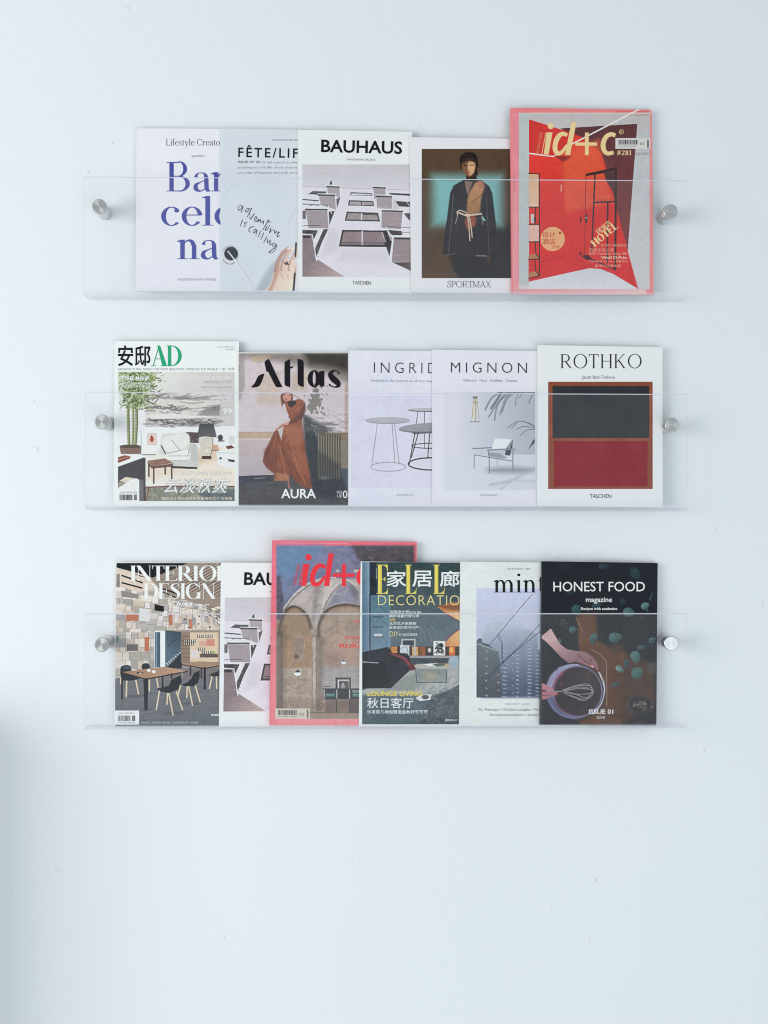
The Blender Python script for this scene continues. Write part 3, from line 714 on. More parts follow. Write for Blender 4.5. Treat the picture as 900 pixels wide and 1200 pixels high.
cv.poly([(336, 716), (645, 722), (668, 838), (312, 834)], (60, 54, 60)); cv.poly([(346, 728), (625, 732), (634, 822), (328, 818)], (142, 128, 134), nz=12, nsc=8); cv.R(472, 724, 482, 822, (206, 204, 212)); cv.L([(330, 806), (632, 810)], .9, (84, 76, 82))
balcony(554, 414, 642, 418, 640, 472, 562, 500, (166, 162, 168))
cv.poly([(668, 456), (826, 464), (826, 478), (672, 468)], (84, 82, 88)); cv.poly([(690, 470), (826, 474), (826, 466), (680, 462)], (70, 68, 74))
balcony(576, 476, 686, 480, 684, 568, 582, 566, (162, 157, 163))
cv.poly([(708, 514), (826, 520), (826, 556), (736, 552)], (74, 72, 78)); cv.L([(790, 520), (815, 555)], .8, (190, 190, 198))
cv.poly([(690, 480), (708, 514), (740, 575), (690, 575)], (198, 198, 206)); cv.poly([(768, 600), (826, 598), (826, 662), (800, 640)], (88, 84, 90), nz=12)
balcony(614, 578, 762, 582, 748, 712, 612, 702, (158, 149, 155))
cv.poly([(622, 722), (652, 718), (688, 780), (668, 905), (640, 820)], (60, 55, 60)); cv.poly([(656, 716), (752, 724), (762, 752), (700, 760), (676, 745)], (78, 74, 80), nz=12); cv.L([(650, 692), (826, 702)], .7, (112, 108, 116)); cv.L([(760, 735), (826, 738)], .7, (130, 126, 134))
cv.L([(590, 560), (612, 585)], 1.2, (218, 218, 226)); cv.L([(646, 700), (682, 790)], 1.2, (218, 218, 226)); cv.L([(616, 735), (640, 800)], .8, (200, 200, 208))
cv.poly([(686, 944), (826, 944), (826, 1008)], (72, 64, 66), grad=((112, 104, 106), 700, 944, 826, 1000))
cv.poly([(700, 768), (826, 772), (826, 946), (684, 940)], (150, 139, 145), nz=6); cv.R(700, 770, 830, 784, (66, 62, 68)); cv.L([(826, 760), (694, 758), (678, 940)], 1.3, (228, 228, 236))
cv.L([(520, 1000), (600, 1045)], .5, (196, 198, 208))
cv.stains(110, 60, 420, 820, 1030, [(196, 194, 204), (226, 226, 234), (184, 180, 190)], 14, 70, ang=(-.25, .4), a=.3, seed=41)
cv.stains(60, 60, 260, 820, 400, [(184, 186, 196), (206, 208, 216)], 30, 90, ang=(-.05, .15), a=.35, seed=42)
cv.poly([(330, 840), (640, 850), (680, 960), (300, 940)], (196, 196, 208), a=.5, soft=6); cv.poly([(240, 720), (320, 720), (300, 860), (200, 900)], (192, 190, 200), a=.5, soft=5)
cv.photo(3); m.picture(cv)
m.fr(345, 150, 6)
m.text('BAUHAUS', 187, 757, 167, 83, (22, 24, 30), off=.022, name='title', y2=181)
m.text('MAGDALENA DROSTE', 370, 568, 227, 13, (120, 124, 134), y2=231)
m.text('TASCHEN', 408, 538, 1099, 24, (66, 70, 80), off=.006, y2=1102)

# --- coat and teal light
m = Mag('magazine', 'magazine with a woman in a long dark belted coat before teal light', 'magazine',
        (483, 160.8), (617, 163), (482.2, 342.4), (616, 343.4), t=.006, cover=(216, 222, 230))
cv = Canvas(494.2, 174.6, 606.5, 326, (92, 76, 58)); cv.fr(480, 160, 6.488)
cv.R(80, 80, 900, 1100, (94, 77, 58), grad=((84, 70, 58), 100, 90, 700, 1080), nz=4, nsc=30)
cv.poly([(80, 1100), (330, 700), (300, 1100)], (104, 80, 58), a=.5, soft=14)
cv.poly([(560, 690), (900, 640), (900, 1100), (380, 1100)], hz(76, 76, 78), soft=9)
tl_ = (128, 192, 194)
cv.R(160, 285, 715, 690, (112, 146, 142), a=.7, soft=9); cv.R(188, 305, 690, 665, tl_, soft=9, a=.9, grad=((116, 178, 184), 200, 300, 600, 700))
ct = hz(76, 76, 80)
cv.poly([(415, 328), (335, 372), (308, 430), (284, 620), (262, 760), (250, 895), (305, 905), (330, 1010), (390, 1072), (560, 1074), (600, 960), (612, 905), (668, 880), (655, 660), (628, 430), (604, 378), (545, 332)], ct, soft=.8, nz=4, nsc=14, seed=5)
cv.poly([(305, 905), (330, 1010), (390, 1075), (620, 1075), (640, 900)], hz(72, 72, 75), soft=3, a=.8)
cv.poly([(410, 335), (480, 345), (442, 445), (425, 400)], (134, 112, 108), soft=1.2)
cv.poly([(500, 350), (548, 338), (566, 395), (545, 470), (535, 575), (500, 600), (432, 590), (436, 480), (452, 430)], (150, 114, 84), soft=2.2, nz=10, nsc=5, grad=((182, 138, 98), 440, 600, 540, 400))
cv.poly([(520, 336), (560, 345), (572, 385), (530, 400)], (172, 120, 104), soft=1.5)
cv.poly([(425, 620), (480, 600), (508, 620), (498, 680), (440, 715), (420, 660)], (150, 88, 68), soft=2)
cv.L([(470, 505), (570, 425)], .7, (70, 56, 50)); cv.L([(440, 440), (430, 500)], .8, (60, 54, 56)); cv.L([(412, 335), (428, 440), (436, 500)], 1.4, hz(58, 58, 62))
cream = (196, 178, 162)
cv.L([(365, 575), (400, 590), (440, 600), (545, 588)], 1.9, cream, sm=True); cv.L([(365, 600), (362, 572), (385, 562), (430, 580)], 1.1, cream, sm=True)
cv.L([(440, 600), (452, 690), (458, 792)], 1.2, cream, sm=True); cv.L([(452, 605), (466, 680), (476, 766)], 1.2, cream, sm=True); cv.L([(366, 605), (348, 660)], .9, (150, 140, 130)); cv.L([(545, 610), (558, 670)], .8, (130, 122, 114))
cv.E(440, 598, 20, 12, (204, 186, 170))
cv.poly([(545, 595), (578, 640), (560, 640)], tl_)
cv.L([(332, 450), (320, 620), (296, 880)], .7, hz(122, 120, 120), a=.8, sm=True); cv.L([(582, 440), (592, 620), (604, 890)], .7, hz(112, 110, 112), a=.8, sm=True); cv.L([(360, 640), (345, 890)], .6, hz(96, 96, 98), a=.7)
cv.L([(505, 906), (580, 909)], 1.3, hz(132, 128, 124)); cv.L([(275, 900), (345, 892)], .9, hz(110, 108, 106)); cv.L([(490, 700), (492, 1060)], .8, hz(62, 62, 65))
cv.poly([(285, 905), (318, 905), (325, 960), (300, 950)], hz(96, 80, 68), soft=.8); cv.poly([(585, 905), (615, 905), (612, 960), (592, 955)], hz(100, 84, 74), soft=.8)
cv.poly([(428, 280), (500, 280), (512, 322), (500, 336), (430, 332)], (66, 52, 44), soft=.8)
cv.poly([(380, 175), (398, 140), (440, 120), (490, 128), (516, 165), (520, 220), (528, 262), (512, 300), (496, 270), (498, 200), (470, 170), (420, 172), (400, 205), (396, 250), (384, 215)], (48, 38, 36), sm=True, soft=.7)
cv.poly([(396, 205), (412, 180), (440, 168), (478, 168), (500, 200), (498, 250), (482, 286), (458, 306), (432, 296), (408, 262)], (132, 96, 72), sm=True, soft=.7)
cv.poly([(450, 196), (488, 196), (496, 236), (482, 280), (458, 296), (446, 270), (440, 236)], (206, 168, 128), sm=True, soft=1.4)
cv.poly([(400, 180), (450, 160), (500, 178), (502, 200), (450, 184), (404, 208)], (60, 46, 42), sm=True, soft=.9, a=.9)
cv.L([(408, 222), (434, 222)], .9, (64, 42, 34)); cv.L([(458, 220), (488, 218)], .9, (84, 56, 42)); cv.L([(442, 222), (436, 250), (448, 254)], .6, (112, 78, 58)); cv.L([(434, 272), (462, 272)], 1.0, (146, 78, 64)); cv.L([(406, 212), (434, 212)], .5, (62, 44, 36), a=.8); cv.L([(458, 209), (490, 208)], .5, (76, 54, 42), a=.8)
cv.L([(518, 240), (524, 300)], .7, (150, 120, 80))
cv.photo(4); m.picture(cv)
m.fr(480, 160, 6.488)
m.serif('SPORTMAX', 286, 620, 1147, 48, (84, 86, 92), T=.075, t=.055, sf=.10, sp=-.06, name='title')
m.text('SPRING SUMMER', 40, 46, 640, 80, (150, 154, 162), rot=0) if False else None

# --- red room
def idc(m, o, f, col, up=True):
    """slanted sans letters i d + c, drawn in the frame of one cover"""
    m.fr(*o, f)
m = Mag('magazine', 'pink bordered magazine with a red room and cream italic title', 'magazine',
        (601, 126.3), (768.5, 127.2), (600, 344.6), (766.5, 345.6), t=.008, cover=(226, 134, 140), coat=.6, back=(40, 34, 36))
cv = Canvas(601.5, 127, 768, 345, (228, 134, 138)); cv.fr(590, 120, 9)
cv.R(90, 55, 158, 2100, (222, 138, 150), grad=((228, 150, 160), 0, 400, 0, 1400)); cv.R(90, 50, 1700, 108, (226, 130, 134))
cv.fr(590, 110, 3.75)
cv.R(40, 840, 670, 885, (224, 160, 166), grad=((236, 190, 192), 200, 0, 600, 0)); cv.R(628, 60, 672, 880, (226, 140, 142)); cv.L([(660, 90), (660, 870)], 1.0, (240, 176, 170))
cv.R(68, 84, 642, 858, (176, 186, 190), grad=((196, 200, 206), 0, 100, 0, 850), nz=3, nsc=40); cv.L([(68, 86), (645, 86)], 1.0, (238, 214, 200)); cv.L([(655, 62), (672, 92)], 1.6, (242, 200, 190))
cv.R(108, 84, 642, 170, (184, 182, 184), a=.8, soft=1.5); cv.R(68, 85, 112, 840, (178, 190, 194))
mar = (98, 54, 58)
cv.poly([(250, 152), (588, 132), (566, 420), (546, 690), (430, 270)], mar, grad=((128, 60, 60), 450, 150, 540, 600))
red = (224, 60, 44)
cv.poly([(112, 112), (262, 160), (345, 190), (430, 262), (470, 400), (546, 690), (590, 856), (480, 790), (430, 770), (380, 766), (290, 785), (112, 825)], red, grad=(hz(218, 72, 68), 200, 330, 240, 460))
cv.poly([(262, 250), (420, 200), (436, 290), (486, 480), (270, 520), (255, 300)], (222, 96, 58), a=.75, soft=5)
cv.poly([(112, 112), (262, 160), (330, 185), (222, 272), (112, 262)], (208, 50, 44), nz=4)
cv.poly([(222, 272), (300, 276), (262, 300)], (130, 46, 44), soft=1.6, a=.8)
cv.poly([(112, 720), (250, 700), (380, 700), (545, 700), (590, 856), (480, 790), (380, 766), (290, 785), (112, 825)], hz(216, 70, 70), soft=2)
cv.L([(262, 300), (262, 720)], .6, (158, 44, 44), a=.5); cv.L([(160, 738), (262, 716)], .5, (150, 44, 46), a=.7); cv.R(251, 400, 256, 430, (226, 150, 140))
bl_ = (62, 40, 42)
cv.poly([(360, 352), (497, 322), (497, 340), (360, 362)], bl_); cv.L([(362, 356), (356, 716)], .7, (96, 40, 44)); cv.L([(402, 348), (398, 450), (388, 690)], 1.8, (66, 44, 48)); cv.L([(494, 325), (491, 772)], 2.6, bl_)
cv.L([(400, 478), (486, 474)], 1.8, bl_); cv.L([(458, 478), (456, 740)], 2.0, bl_); cv.poly([(440, 345), (490, 335), (486, 440), (450, 380)], (88, 56, 56), soft=.6)
for x in (415, 430, 445, 470): cv.L([(x, 462), (x, 476)], .7, bl_)
cv.poly([(340, 712), (372, 708), (392, 728), (365, 730)], (70, 40, 46)); cv.L([(372, 722), (492, 772)], 1.6, bl_); cv.R(336, 540, 343, 566, bl_); cv.R(359, 530, 369, 566, (70, 46, 48)); cv.E(364, 545, 3, 3, (220, 210, 205)); cv.E(338, 702, 5, 9, (92, 42, 46))
cv.R(113, 352, 154, 497, (206, 172, 138), grad=((216, 186, 158), 0, 360, 0, 490), nz=4); cv.R(113, 578, 156, 648, (216, 176, 166), nz=8)
cv.poly([(113, 708), (146, 702), (158, 722), (113, 726)], (176, 124, 84)); cv.poly([(113, 786), (144, 778), (158, 798), (113, 806)], (176, 124, 84))
for q in ([(112, 350), (158, 352), (158, 800), (112, 812)], [(112, 498), (158, 498)], [(112, 574), (158, 573)], [(112, 651), (158, 650)], [(112, 728), (158, 726)], [(140, 500), (140, 573)], [(140, 652), (142, 702), (158, 724)], [(138, 730), (142, 780), (158, 800)]): cv.L(q, 1.2, bl_)
cv.R(120, 528, 134, 568, (186, 186, 186), nz=16); cv.R(134, 545, 142, 562, (50, 46, 52))
cv.E(216, 638, 53, 53, (232, 168, 120), nz=3)
cv.E(248, 611, 6, 6, (190, 50, 44))
cv.poly([(112, 826), (290, 786), (380, 767), (430, 771), (480, 792), (590, 857), (112, 857)], (196, 204, 212), grad=((206, 212, 220), 0, 780, 0, 857))
cv.photo(7); m.picture(cv)
cr_ = (250, 200, 146)
m.fr(590, 120, 9)
P = [[(455, 318), (516, 318), (476, 550), (424, 550)], ell(498, 250, 32, 33), [(716, 209), (769, 209), (702, 555), (648, 555)]]
P += vst([(672, 348), (625, 332), (580, 360), (548, 430), (545, 500), (575, 540), (620, 520), (668, 450)], [36, 44, 50, 52, 50, 44, 36, 26])
m.shape(P, cr_, 'title')
P = [rect(-52 + 810, 420 + 4, 985, 458), rect(858, 320, 898, 557)]
P += vst([(1180, 350), (1130, 338), (1078, 370), (1050, 440), (1060, 505), (1095, 540), (1160, 530)], [44, 44, 48, 52, 48, 42, 38])
m.shape(P, cr_, 'title'); m.shape(ring(1243, 312, 24, 26, 5, 5), cr_); m.text('R', 1233, 1254, 326, 26, cr_)
m.shape([par(447, 318, 404, 545, 7)], cr_); m.text('室内设计与装修', 372, 600, 540, 34, (226, 140, 118), rot=79, cjk=True)
m.shape([rect(680 * 0 + 1180, 378, 1548, 490)], (202, 206, 206), 'barcode_label', .00028)
m.barcode(1206, 396, 1418, 446, 3); m.text('9 771005 737001', 1200, 1400, 470, 12, (80, 82, 88), lift=.0004); m.text('01', 1440, 1482, 452, 30, (90, 92, 98), lift=.0004); m.barcode(1514, 395, 1532, 480, 8)
m.serif('#281', 1196, 1346, 557, 50, cr_, T=.17, t=.06, sf=.04, name='caption'); m.text('2018.01', 1388, 1544, 556, 26, (150, 128, 138))
m.text('INTERIOR ARCHITECTURE OF CHINA', 1190, 1530, 106, 14, (196, 96, 104)); m.text('DESIGN + CONSTRUCTION', 1290, 1530, 142, 14, (170, 116, 124))
m.text('室内设计与装修 2018', 118, 320, 950, 9, (196, 100, 116), rot=90)
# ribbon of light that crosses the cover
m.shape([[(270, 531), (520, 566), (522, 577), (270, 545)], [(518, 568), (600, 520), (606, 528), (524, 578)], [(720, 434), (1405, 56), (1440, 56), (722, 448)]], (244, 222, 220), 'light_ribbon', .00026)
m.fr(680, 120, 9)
m.shape([[(738, 62), (748, 58), (806, 130), (796, 134)], [(776, 118), (784, 116), (806, 172), (800, 180)], [(796, 180), (800, 180), (790, 1980), (784, 1980)]], (250, 214, 210), 'sleeve_fold_glint', .00035)  # pale strokes painted as highlights along the clear sleeve's folds and edge
m.shape([[(776, 60), (800, 64), (812, 90), (812, 150), (806, 150), (802, 96), (780, 72)]], (20, 18, 22), 'sleeve_corner', .0004)
m.fr(590, 110, 3.75); rd = (196, 74, 58)
m.text('设计', 170, 229, 631, 25, rd, cjk=True, off=.002); m.text('酒店', 170, 229, 662, 25, rd, cjk=True, off=.002); m.text('专辑', 213, 246, 680, 13, rd, cjk=True)
m.fr(680, 230, 9)
m.serif('DESIGN', 192, 372, 405, 52, cr_, T=.2, t=.06, sf=.05, rot=40, name='caption'); m.serif('HOTEL', 152, 480, 540, 78, cr_, T=.24, t=.06, sf=.05, rot=40, name='caption')
cc = (226, 170, 150)
m.text('后现代 高迪游记', 215, 490, 532, 30, cc, cjk=True); m.text('丹麦乐高之家', 92, 356, 585, 36, cc, cjk=True)
m.text('台湾 (Vanishing Refuge 展)', 90, 490, 616, 20, cc, off=.006); m.text('Wolf D.Prix', 216, 492, 662, 30, (240, 196, 176), off=.02)
m.text('COUVENT DE LA 土耳其中心', 85, 500, 697, 17, cc, off=.01); m.text('香港设计营商周', 152, 424, 750, 30, cc, cjk=True)

# ================= middle row =================
# --- white living room
m = Mag('magazine', 'magazine with green two letter title beside black Chinese title over a white living room', 'magazine',
        (132.8, 399.6), (281.5, 400.4), (133.2, 593.4), (279.5, 593.4), t=.007, cover=(220, 229, 232), first=True)
cv = Canvas(138.2, 436, 275, 587.2, (208, 216, 216)); cv.fr(80, 385, 4.286)
cv.R(240, 210, 840, 500, (210, 218, 216), grad=((192, 194, 196), 400, 0, 830, 0), nz=3, nsc=20)
cv.R(240, 300, 390, 870, (216, 224, 230)); cv.R(380, 490, 840, 640, (218, 224, 228), nz=4)
cv.R(388, 322, 762, 492, (206, 206, 204), nz=10, nsc=9)
ar = random.Random(2)
for i in range(70):
    x = ar.uniform(400, 750); y = ar.choice((ar.gauss(400, 14), ar.gauss(470, 9), ar.gauss(345, 8)))
    if 322 < y < 489: c_ = ar.uniform(80, 150); w = ar.uniform(15, 60); cv.L([(x - w, y + ar.uniform(-5, 5)), (x, y + ar.uniform(-3, 8)), (x + w, y - ar.uniform(0, 12))], ar.uniform(.5, 2.0), (c_, c_, c_ + 4), a=.5, sm=True, soft=.7)
cv.R(392, 452, 762, 489, (140, 138, 140), a=.35, nz=60, nsc=2.2, soft=1); cv.stains(110, 396, 452, 735, 490, [(70, 68, 72), (100, 98, 102), (196, 196, 196), (84, 82, 86)], 8, 30, w=(.5, 1.8), ang=(-.2, .25), a=.7, seed=36); cv.stains(30, 420, 380, 560, 420, [(70, 68, 72), (110, 108, 112)], 10, 36, w=(.5, 1.6), ang=(-.1, .5), a=.6, seed=37); cv.poly([(640, 440), (690, 400), (762, 380), (762, 440)], (110, 108, 112), a=.6, soft=2, nz=20)
cv.poly([(390, 440), (450, 425), (620, 436), (760, 444), (620, 450), (420, 456)], (214, 214, 214), soft=.8)
cv.R(764, 395, 822, 440, (186, 190, 190)); cv.L([(388, 491), (762, 491)], .5, (160, 160, 162))
for x0, x1, w in ((300, 305, 3.2), (325, 322, 2.2), (342, 336, 3.2)): cv.L([(x0, 370), (x0 + 2, 480), (x1, 595)], w, (150, 162, 112)); cv.L([(x0 + 4, 370), (x0 + 6, 480), (x1 + 4, 595)], w * .35, (96, 106, 70)); [cv.L([(x0 - 6, yy), (x0 + 8, yy)], .5, (92, 100, 64), a=.6) for yy in range(400, 590, 17)]
gr = [(88, 106, 62), (116, 138, 82), (152, 170, 118), (62, 80, 46), (196, 206, 176), (98, 124, 72)]
cv.poly([(250, 218), (445, 218), (440, 255), (400, 290), (400, 340), (360, 380), (300, 375), (255, 330)], (140, 158, 104), a=.45, soft=4)
for i in range(760):
    y = 218 + 185 * ar.random() ** 1.25; x = ar.gauss(345, 62) if y < 300 else ar.gauss(335, 42)
    if x < 250 or x > 485: continue
    a = ar.uniform(-1.2, 1.4); l = ar.uniform(8, 22); c_ = gr[ar.randrange(6)]
    cv.L([(x, y), (x + l * math.cos(a), y + l * math.sin(a))], ar.uniform(.6, 1.3), c_, a=.85)
cv.poly([(258, 592), (300, 586), (368, 592), (366, 630), (264, 630)], (128, 108, 98), sm=False, nz=8); cv.E(312, 592, 54, 9, (90, 76, 66))
cv.poly([(385, 625), (620, 600), (836, 600), (836, 800), (385, 800)], (220, 214, 202), soft=2, grad=((214, 220, 216), 640, 0, 400, 0)); cv.poly([(640, 610), (760, 600), (740, 660), (640, 690)], (200, 182, 160), soft=4, a=.7); cv.poly([(390, 690), (620, 700), (520, 740), (400, 760)], (208, 196, 176), soft=5, a=.6)
cv.R(398, 526, 444, 584, (186, 180, 172)); cv.R(402, 530, 440, 580, (214, 198, 190)); cv.E(420, 556, 10, 16, (168, 88, 66)); cv.E(419, 541, 4, 4, (60, 50, 56)); cv.L([(365, 515), (368, 590)], .7, (170, 174, 184))
cv.poly([(590, 520), (655, 522), (660, 575), (612, 575)], (92, 76, 76), nz=10)
so = (198, 206, 202)
cv.poly([(470, 532), (500, 526), (600, 526), (612, 572), (640, 578), (654, 600), (652, 694), (525, 690), (500, 655), (455, 625), (462, 590)], so, soft=.8, nz=3, nsc=8)
cv.poly([(470, 560), (520, 535), (600, 530), (606, 575), (560, 612), (505, 625)], (212, 219, 216), sm=True, soft=1.2); cv.poly([(490, 635), (560, 618), (605, 612), (612, 650), (540, 668), (500, 660)], (218, 225, 222), sm=True, soft=.8); cv.poly([(612, 575), (640, 580), (652, 610), (650, 690), (616, 690)], (182, 190, 187), soft=1.2); cv.poly([(500, 664), (652, 668), (652, 692), (525, 690)], (188, 196, 193), soft=1)
cv.stains(60, 470, 535, 650, 690, [(190, 198, 196), (232, 238, 236)], 6, 26, ang=(-.6, 1.2), a=.35, seed=31)
cv.L([(520, 560), (562, 612), (500, 628)], .6, (120, 124, 124)); cv.L([(500, 640), (600, 640), (608, 600)], .6, (140, 146, 144)); cv.L([(500, 664), (600, 664)], .6, (150, 154, 152)); cv.L([(612, 572), (606, 640), (652, 640)], .5, (168, 174, 172)); cv.L([(468, 590), (488, 628)], 1.6, (96, 92, 96))
cv.poly([(522, 690), (650, 696), (648, 706), (522, 702)], (70, 58, 54))
wd2 = (118, 88, 76)
cv.poly([(398, 664), (486, 652), (528, 676), (420, 690)], (142, 112, 98), nz=8); cv.poly([(398, 666), (420, 690), (528, 678), (526, 694), (420, 704), (400, 684)], wd2)
for q in (((405, 684), (405, 742)), ((429, 700), (430, 776)), ((519, 690), (520, 758)), ((487, 694), (487, 730))): cv.L(q, 2.0, (104, 76, 66))
cv.L([(370, 634), (440, 634)], .9, (104, 100, 98))
cv.poly([(660, 478), (730, 478), (746, 546), (647, 546)], (72, 74, 80), grad=((96, 98, 104), 680, 480, 690, 540)); cv.poly([(660, 548), (722, 548), (726, 590), (712, 640), (676, 640), (662, 600)], (200, 200, 190), sm=True, nz=22, nsc=3); cv.L([(724, 552), (728, 592), (714, 638)], 1.2, (150, 140, 128)); cv.poly([(672, 640), (718, 640), (720, 656), (670, 656)], (74, 54, 48))
cv.L([(722, 612), (756, 612)], .9, (110, 84, 66)); cv.poly([(722, 584), (750, 584), (756, 610), (724, 610)], (196, 164, 134))
cv.E(764, 548, 13, 15, (74, 72, 76)); cv.R(752, 562, 784, 568, (84, 76, 76)); cv.L([(820, 540), (812, 580)], .5, (160, 166, 170)); cv.R(806, 540, 836, 580, (200, 206, 210))
cv.poly([(745, 616), (800, 606), (840, 612), (840, 704), (790, 700), (752, 680)], (214, 222, 226), sm=False, soft=.8, nz=3); cv.poly([(790, 592), (820, 586), (836, 600), (800, 606)], (118, 66, 58)); cv.L([(750, 622), (836, 628)], .5, (168, 174, 178)); cv.E(765, 652, 7, 6, (86, 90, 96)); cv.poly([(800, 655), (836, 660), (836, 672), (806, 668)], (60, 62, 70))
cv.R(388, 794, 840, 870, (132, 138, 126), nz=34, nsc=3, seed=9); cv.L([(388, 797), (500, 793), (836, 793)], 1.3, (120, 66, 64)); cv.poly([(640, 815), (836, 806), (836, 870), (690, 870)], (84, 98, 110), a=.7, nz=26, nsc=3); cv.L([(392, 868), (404, 800)], 1.2, (140, 84, 80))
cv.fr(130, 490, 10.91)
cv.poly([(90, 560), (330, 462), (445, 488), (420, 505), (90, 622)], (220, 226, 228)); cv.stains(60, 90, 520, 440, 800, [(60, 58, 62), (92, 90, 94)], 10, 50, a=.0, seed=32); cv.poly([(90, 622), (420, 503), (442, 510), (446, 1060), (365, 1060), (362, 790), (318, 768), (90, 840)], (74, 72, 78), nz=6); cv.poly([(372, 790), (415, 790), (420, 1060), (368, 1060)], (112, 110, 112))
cv.poly([(90, 890), (330, 772), (362, 790), (356, 1060), (90, 1060)], (216, 224, 226)); cv.poly([(110, 802), (188, 752), (300, 768), (200, 822)], (206, 200, 184)); cv.poly([(90, 850), (110, 806), (196, 826), (90, 895)], (150, 146, 134))
cv.poly([(90, 500), (175, 474), (252, 488), (246, 516), (90, 575)], (142, 86, 70)); cv.L([(95, 535), (240, 492)], .5, (196, 150, 130)); cv.L([(95, 552), (240, 508)], .5, (110, 60, 52))
cv.photo(5); m.picture(cv)
m.fr(80, 385, 4.286)
m.text('安邸', 249, 414, 189, 105, (22, 24, 28), off=.016, cjk=True, name='title')
m.fr(130, 395, 11.25); gn = (42, 166, 122)
P = [par(636, 112, 558, 378, 12), [(612, 112), (648, 112), (738, 378), (676, 378)], rect(576, 284, 690, 293), rect(528, 375, 594, 384), rect(654, 375, 760, 384)]
P += [rect(752, 114, 796, 384), rect(730, 112, 810, 121), rect(730, 375, 810, 384), arc(800, 248, 134, 136, -90, 90, 46, 10)]
m.shape(P, gn, 'title')
m.fr(80, 385, 4.286)
m.text('ARCHITECTURAL DIGEST THE MOST BEAUTIFUL HOMES IN THE WORLD 一家一世界', 250, 834, 210, 11, (140, 148, 156))
w_ = (232, 236, 236)
m.text('蒋琼耳 林丹诗', 262, 404, 262, 23, w_, off=.02, cjk=True); m.text('ARCHITECTURE OF A FAMILY HOUSE', 262, 412, 282, 11, w_, off=.01); m.text('居住在自然与艺术之间', 262, 412, 297, 13, w_, cjk=True, off=.01)
m.text('HOUSE & WORK', 640, 820, 256, 18, (216, 220, 222), off=.015); m.text('建筑师的家与工作室', 680, 820, 276, 13, (176, 180, 182), cjk=True); m.text('THE NEW LIVING ROOM', 670, 820, 300, 9, (168, 172, 174)); m.text('STYLE NOTES', 712, 820, 362, 16, (214, 218, 220), off=.01)
m.text('99', 778, 822, 428, 26, (238, 240, 240), off=.02)
m.text('AUTUMN DREAM', 562, 822, 738, 20, (190, 196, 196), off=.0, shear=.3); m.text('云淡秋爽', 482, 816, 828, 78, (150, 158, 158), shear=.35, off=.03, cjk=True, lift=.00026); m.text('云淡秋爽', 484, 814, 826, 75, (240, 244, 244), shear=.35, cjk=True, lift=.0004)
m.text('跟随设计师走进秋天里最美的客厅与花园', 468, 822, 862, 17, (206, 204, 190), cjk=True, off=.008)
m.barcode(258, 834, 322, 862, 5); m.barcode(330, 834, 346, 862, 6); m.text('05/08 MMVIII 2018', 260, 346, 828, 8, (130, 136, 140)); m.text('VOL. 88  AUTUMN ISSUE', 748, 834, 96, 6, (140, 146, 150)); m.text('SHANGHAI', 790, 834, 108, 6, (140, 146, 150))

# --- dancer in rust dress
m = Mag('magazine', 'magazine showing a woman in a rust orange dress by a crumbling wall', 'magazine',
        (279, 413), (410.5, 413.4), (278.4, 593.2), (410, 593), t=.005, cover=(224, 228, 238))
cv = Canvas(279.6, 414, 407.8, 592.6, (198, 192, 200)); cv.fr(265, 385, 4.5)
cv.grain(5, 12)
cv.poly([(60, 125), (660, 125), (660, 300), (560, 250), (430, 215), (330, 180), (60, 150)], (120, 116, 108), a=.75, soft=6, nz=14, nsc=9)
cv.poly([(400, 120), (660, 120), (660, 240), (560, 205), (440, 190)], (66, 64, 60), a=.9, soft=7, nz=8)
cv.poly([(60, 150), (95, 130), (100, 300), (75, 380), (60, 380)], (140, 138, 140), a=.6, soft=2, nz=20, nsc=3)
cv.poly([(130, 150), (240, 140), (200, 170), (140, 180)], (184, 168, 140), a=.7, soft=2, nz=12)
cv.poly([(170, 250), (280, 230), (300, 400), (230, 410), (155, 400)], (192, 178, 166), a=.7, soft=4, nz=10)
cv.poly([(340, 240), (430, 230), (420, 330), (350, 330)], (176, 164, 134), a=.5, soft=4, nz=18, nsc=4)
ar = random.Random(5)
for i in range(46):
    x = ar.gauss(470, 30); y = ar.uniform(300, 450); r = ar.uniform(3, 15) * (1 - abs(x - 470) / 110)
    if r > 1: cv.poly([(x - r, y), (x - r * .3, y - r * 1.2), (x + r, y - r * .2), (x + r * .3, y + r * 1.3)], (134, 132, 128), soft=.4)
cv.poly([(465, 345), (485, 345), (500, 385), (470, 420), (450, 455), (430, 410)], (134, 132, 128), nz=5)
for i in range(24):
    y = ar.uniform(470, 545); x = ar.uniform(400, 560); cv.L([(x, y), (x + ar.uniform(30, 90), y + ar.uniform(-4, 12))], ar.uniform(.4, 1.3), (104, 106, 110), a=.6, soft=.6)
cv.R(625, 300, 650, 560, (168, 150, 142), a=.7, soft=1.2, nz=12)
cv.R(60, 545, 300, 581, (182, 162, 146), nz=12, nsc=5); cv.L([(60, 582), (290, 582)], .7, (206, 200, 200)); cv.L([(60, 546), (250, 546)], .5, (140, 124, 116))
cv.R(60, 585, 320, 790, (184, 174, 178), grad=((170, 166, 176), 0, 590, 0, 780), nz=4, nsc=16)
cv.R(480, 548, 660, 590, (128, 116, 98), nz=12); cv.R(600, 588, 660, 745, (134, 128, 120), nz=6); cv.R(600, 738, 660, 862, (78, 88, 102)); cv.R(636, 740, 660, 862, (92, 106, 122))
cv.poly([(60, 778), (170, 774), (440, 768), (660, 860), (660, 945), (60, 945)], (82, 84, 90), nz=6, nsc=8)
cv.poly([(60, 778), (170, 774), (300, 770), (300, 800), (60, 815)], (66, 70, 84), nz=14, nsc=4); cv.L([(150, 790), (210, 788)], .6, (150, 154, 162))
cv.poly([(410, 460), (450, 480), (480, 545), (490, 600), (500, 800), (600, 760), (640, 860), (600, 900), (430, 890), (410, 600)], (60, 66, 74), soft=3.5, nz=4)
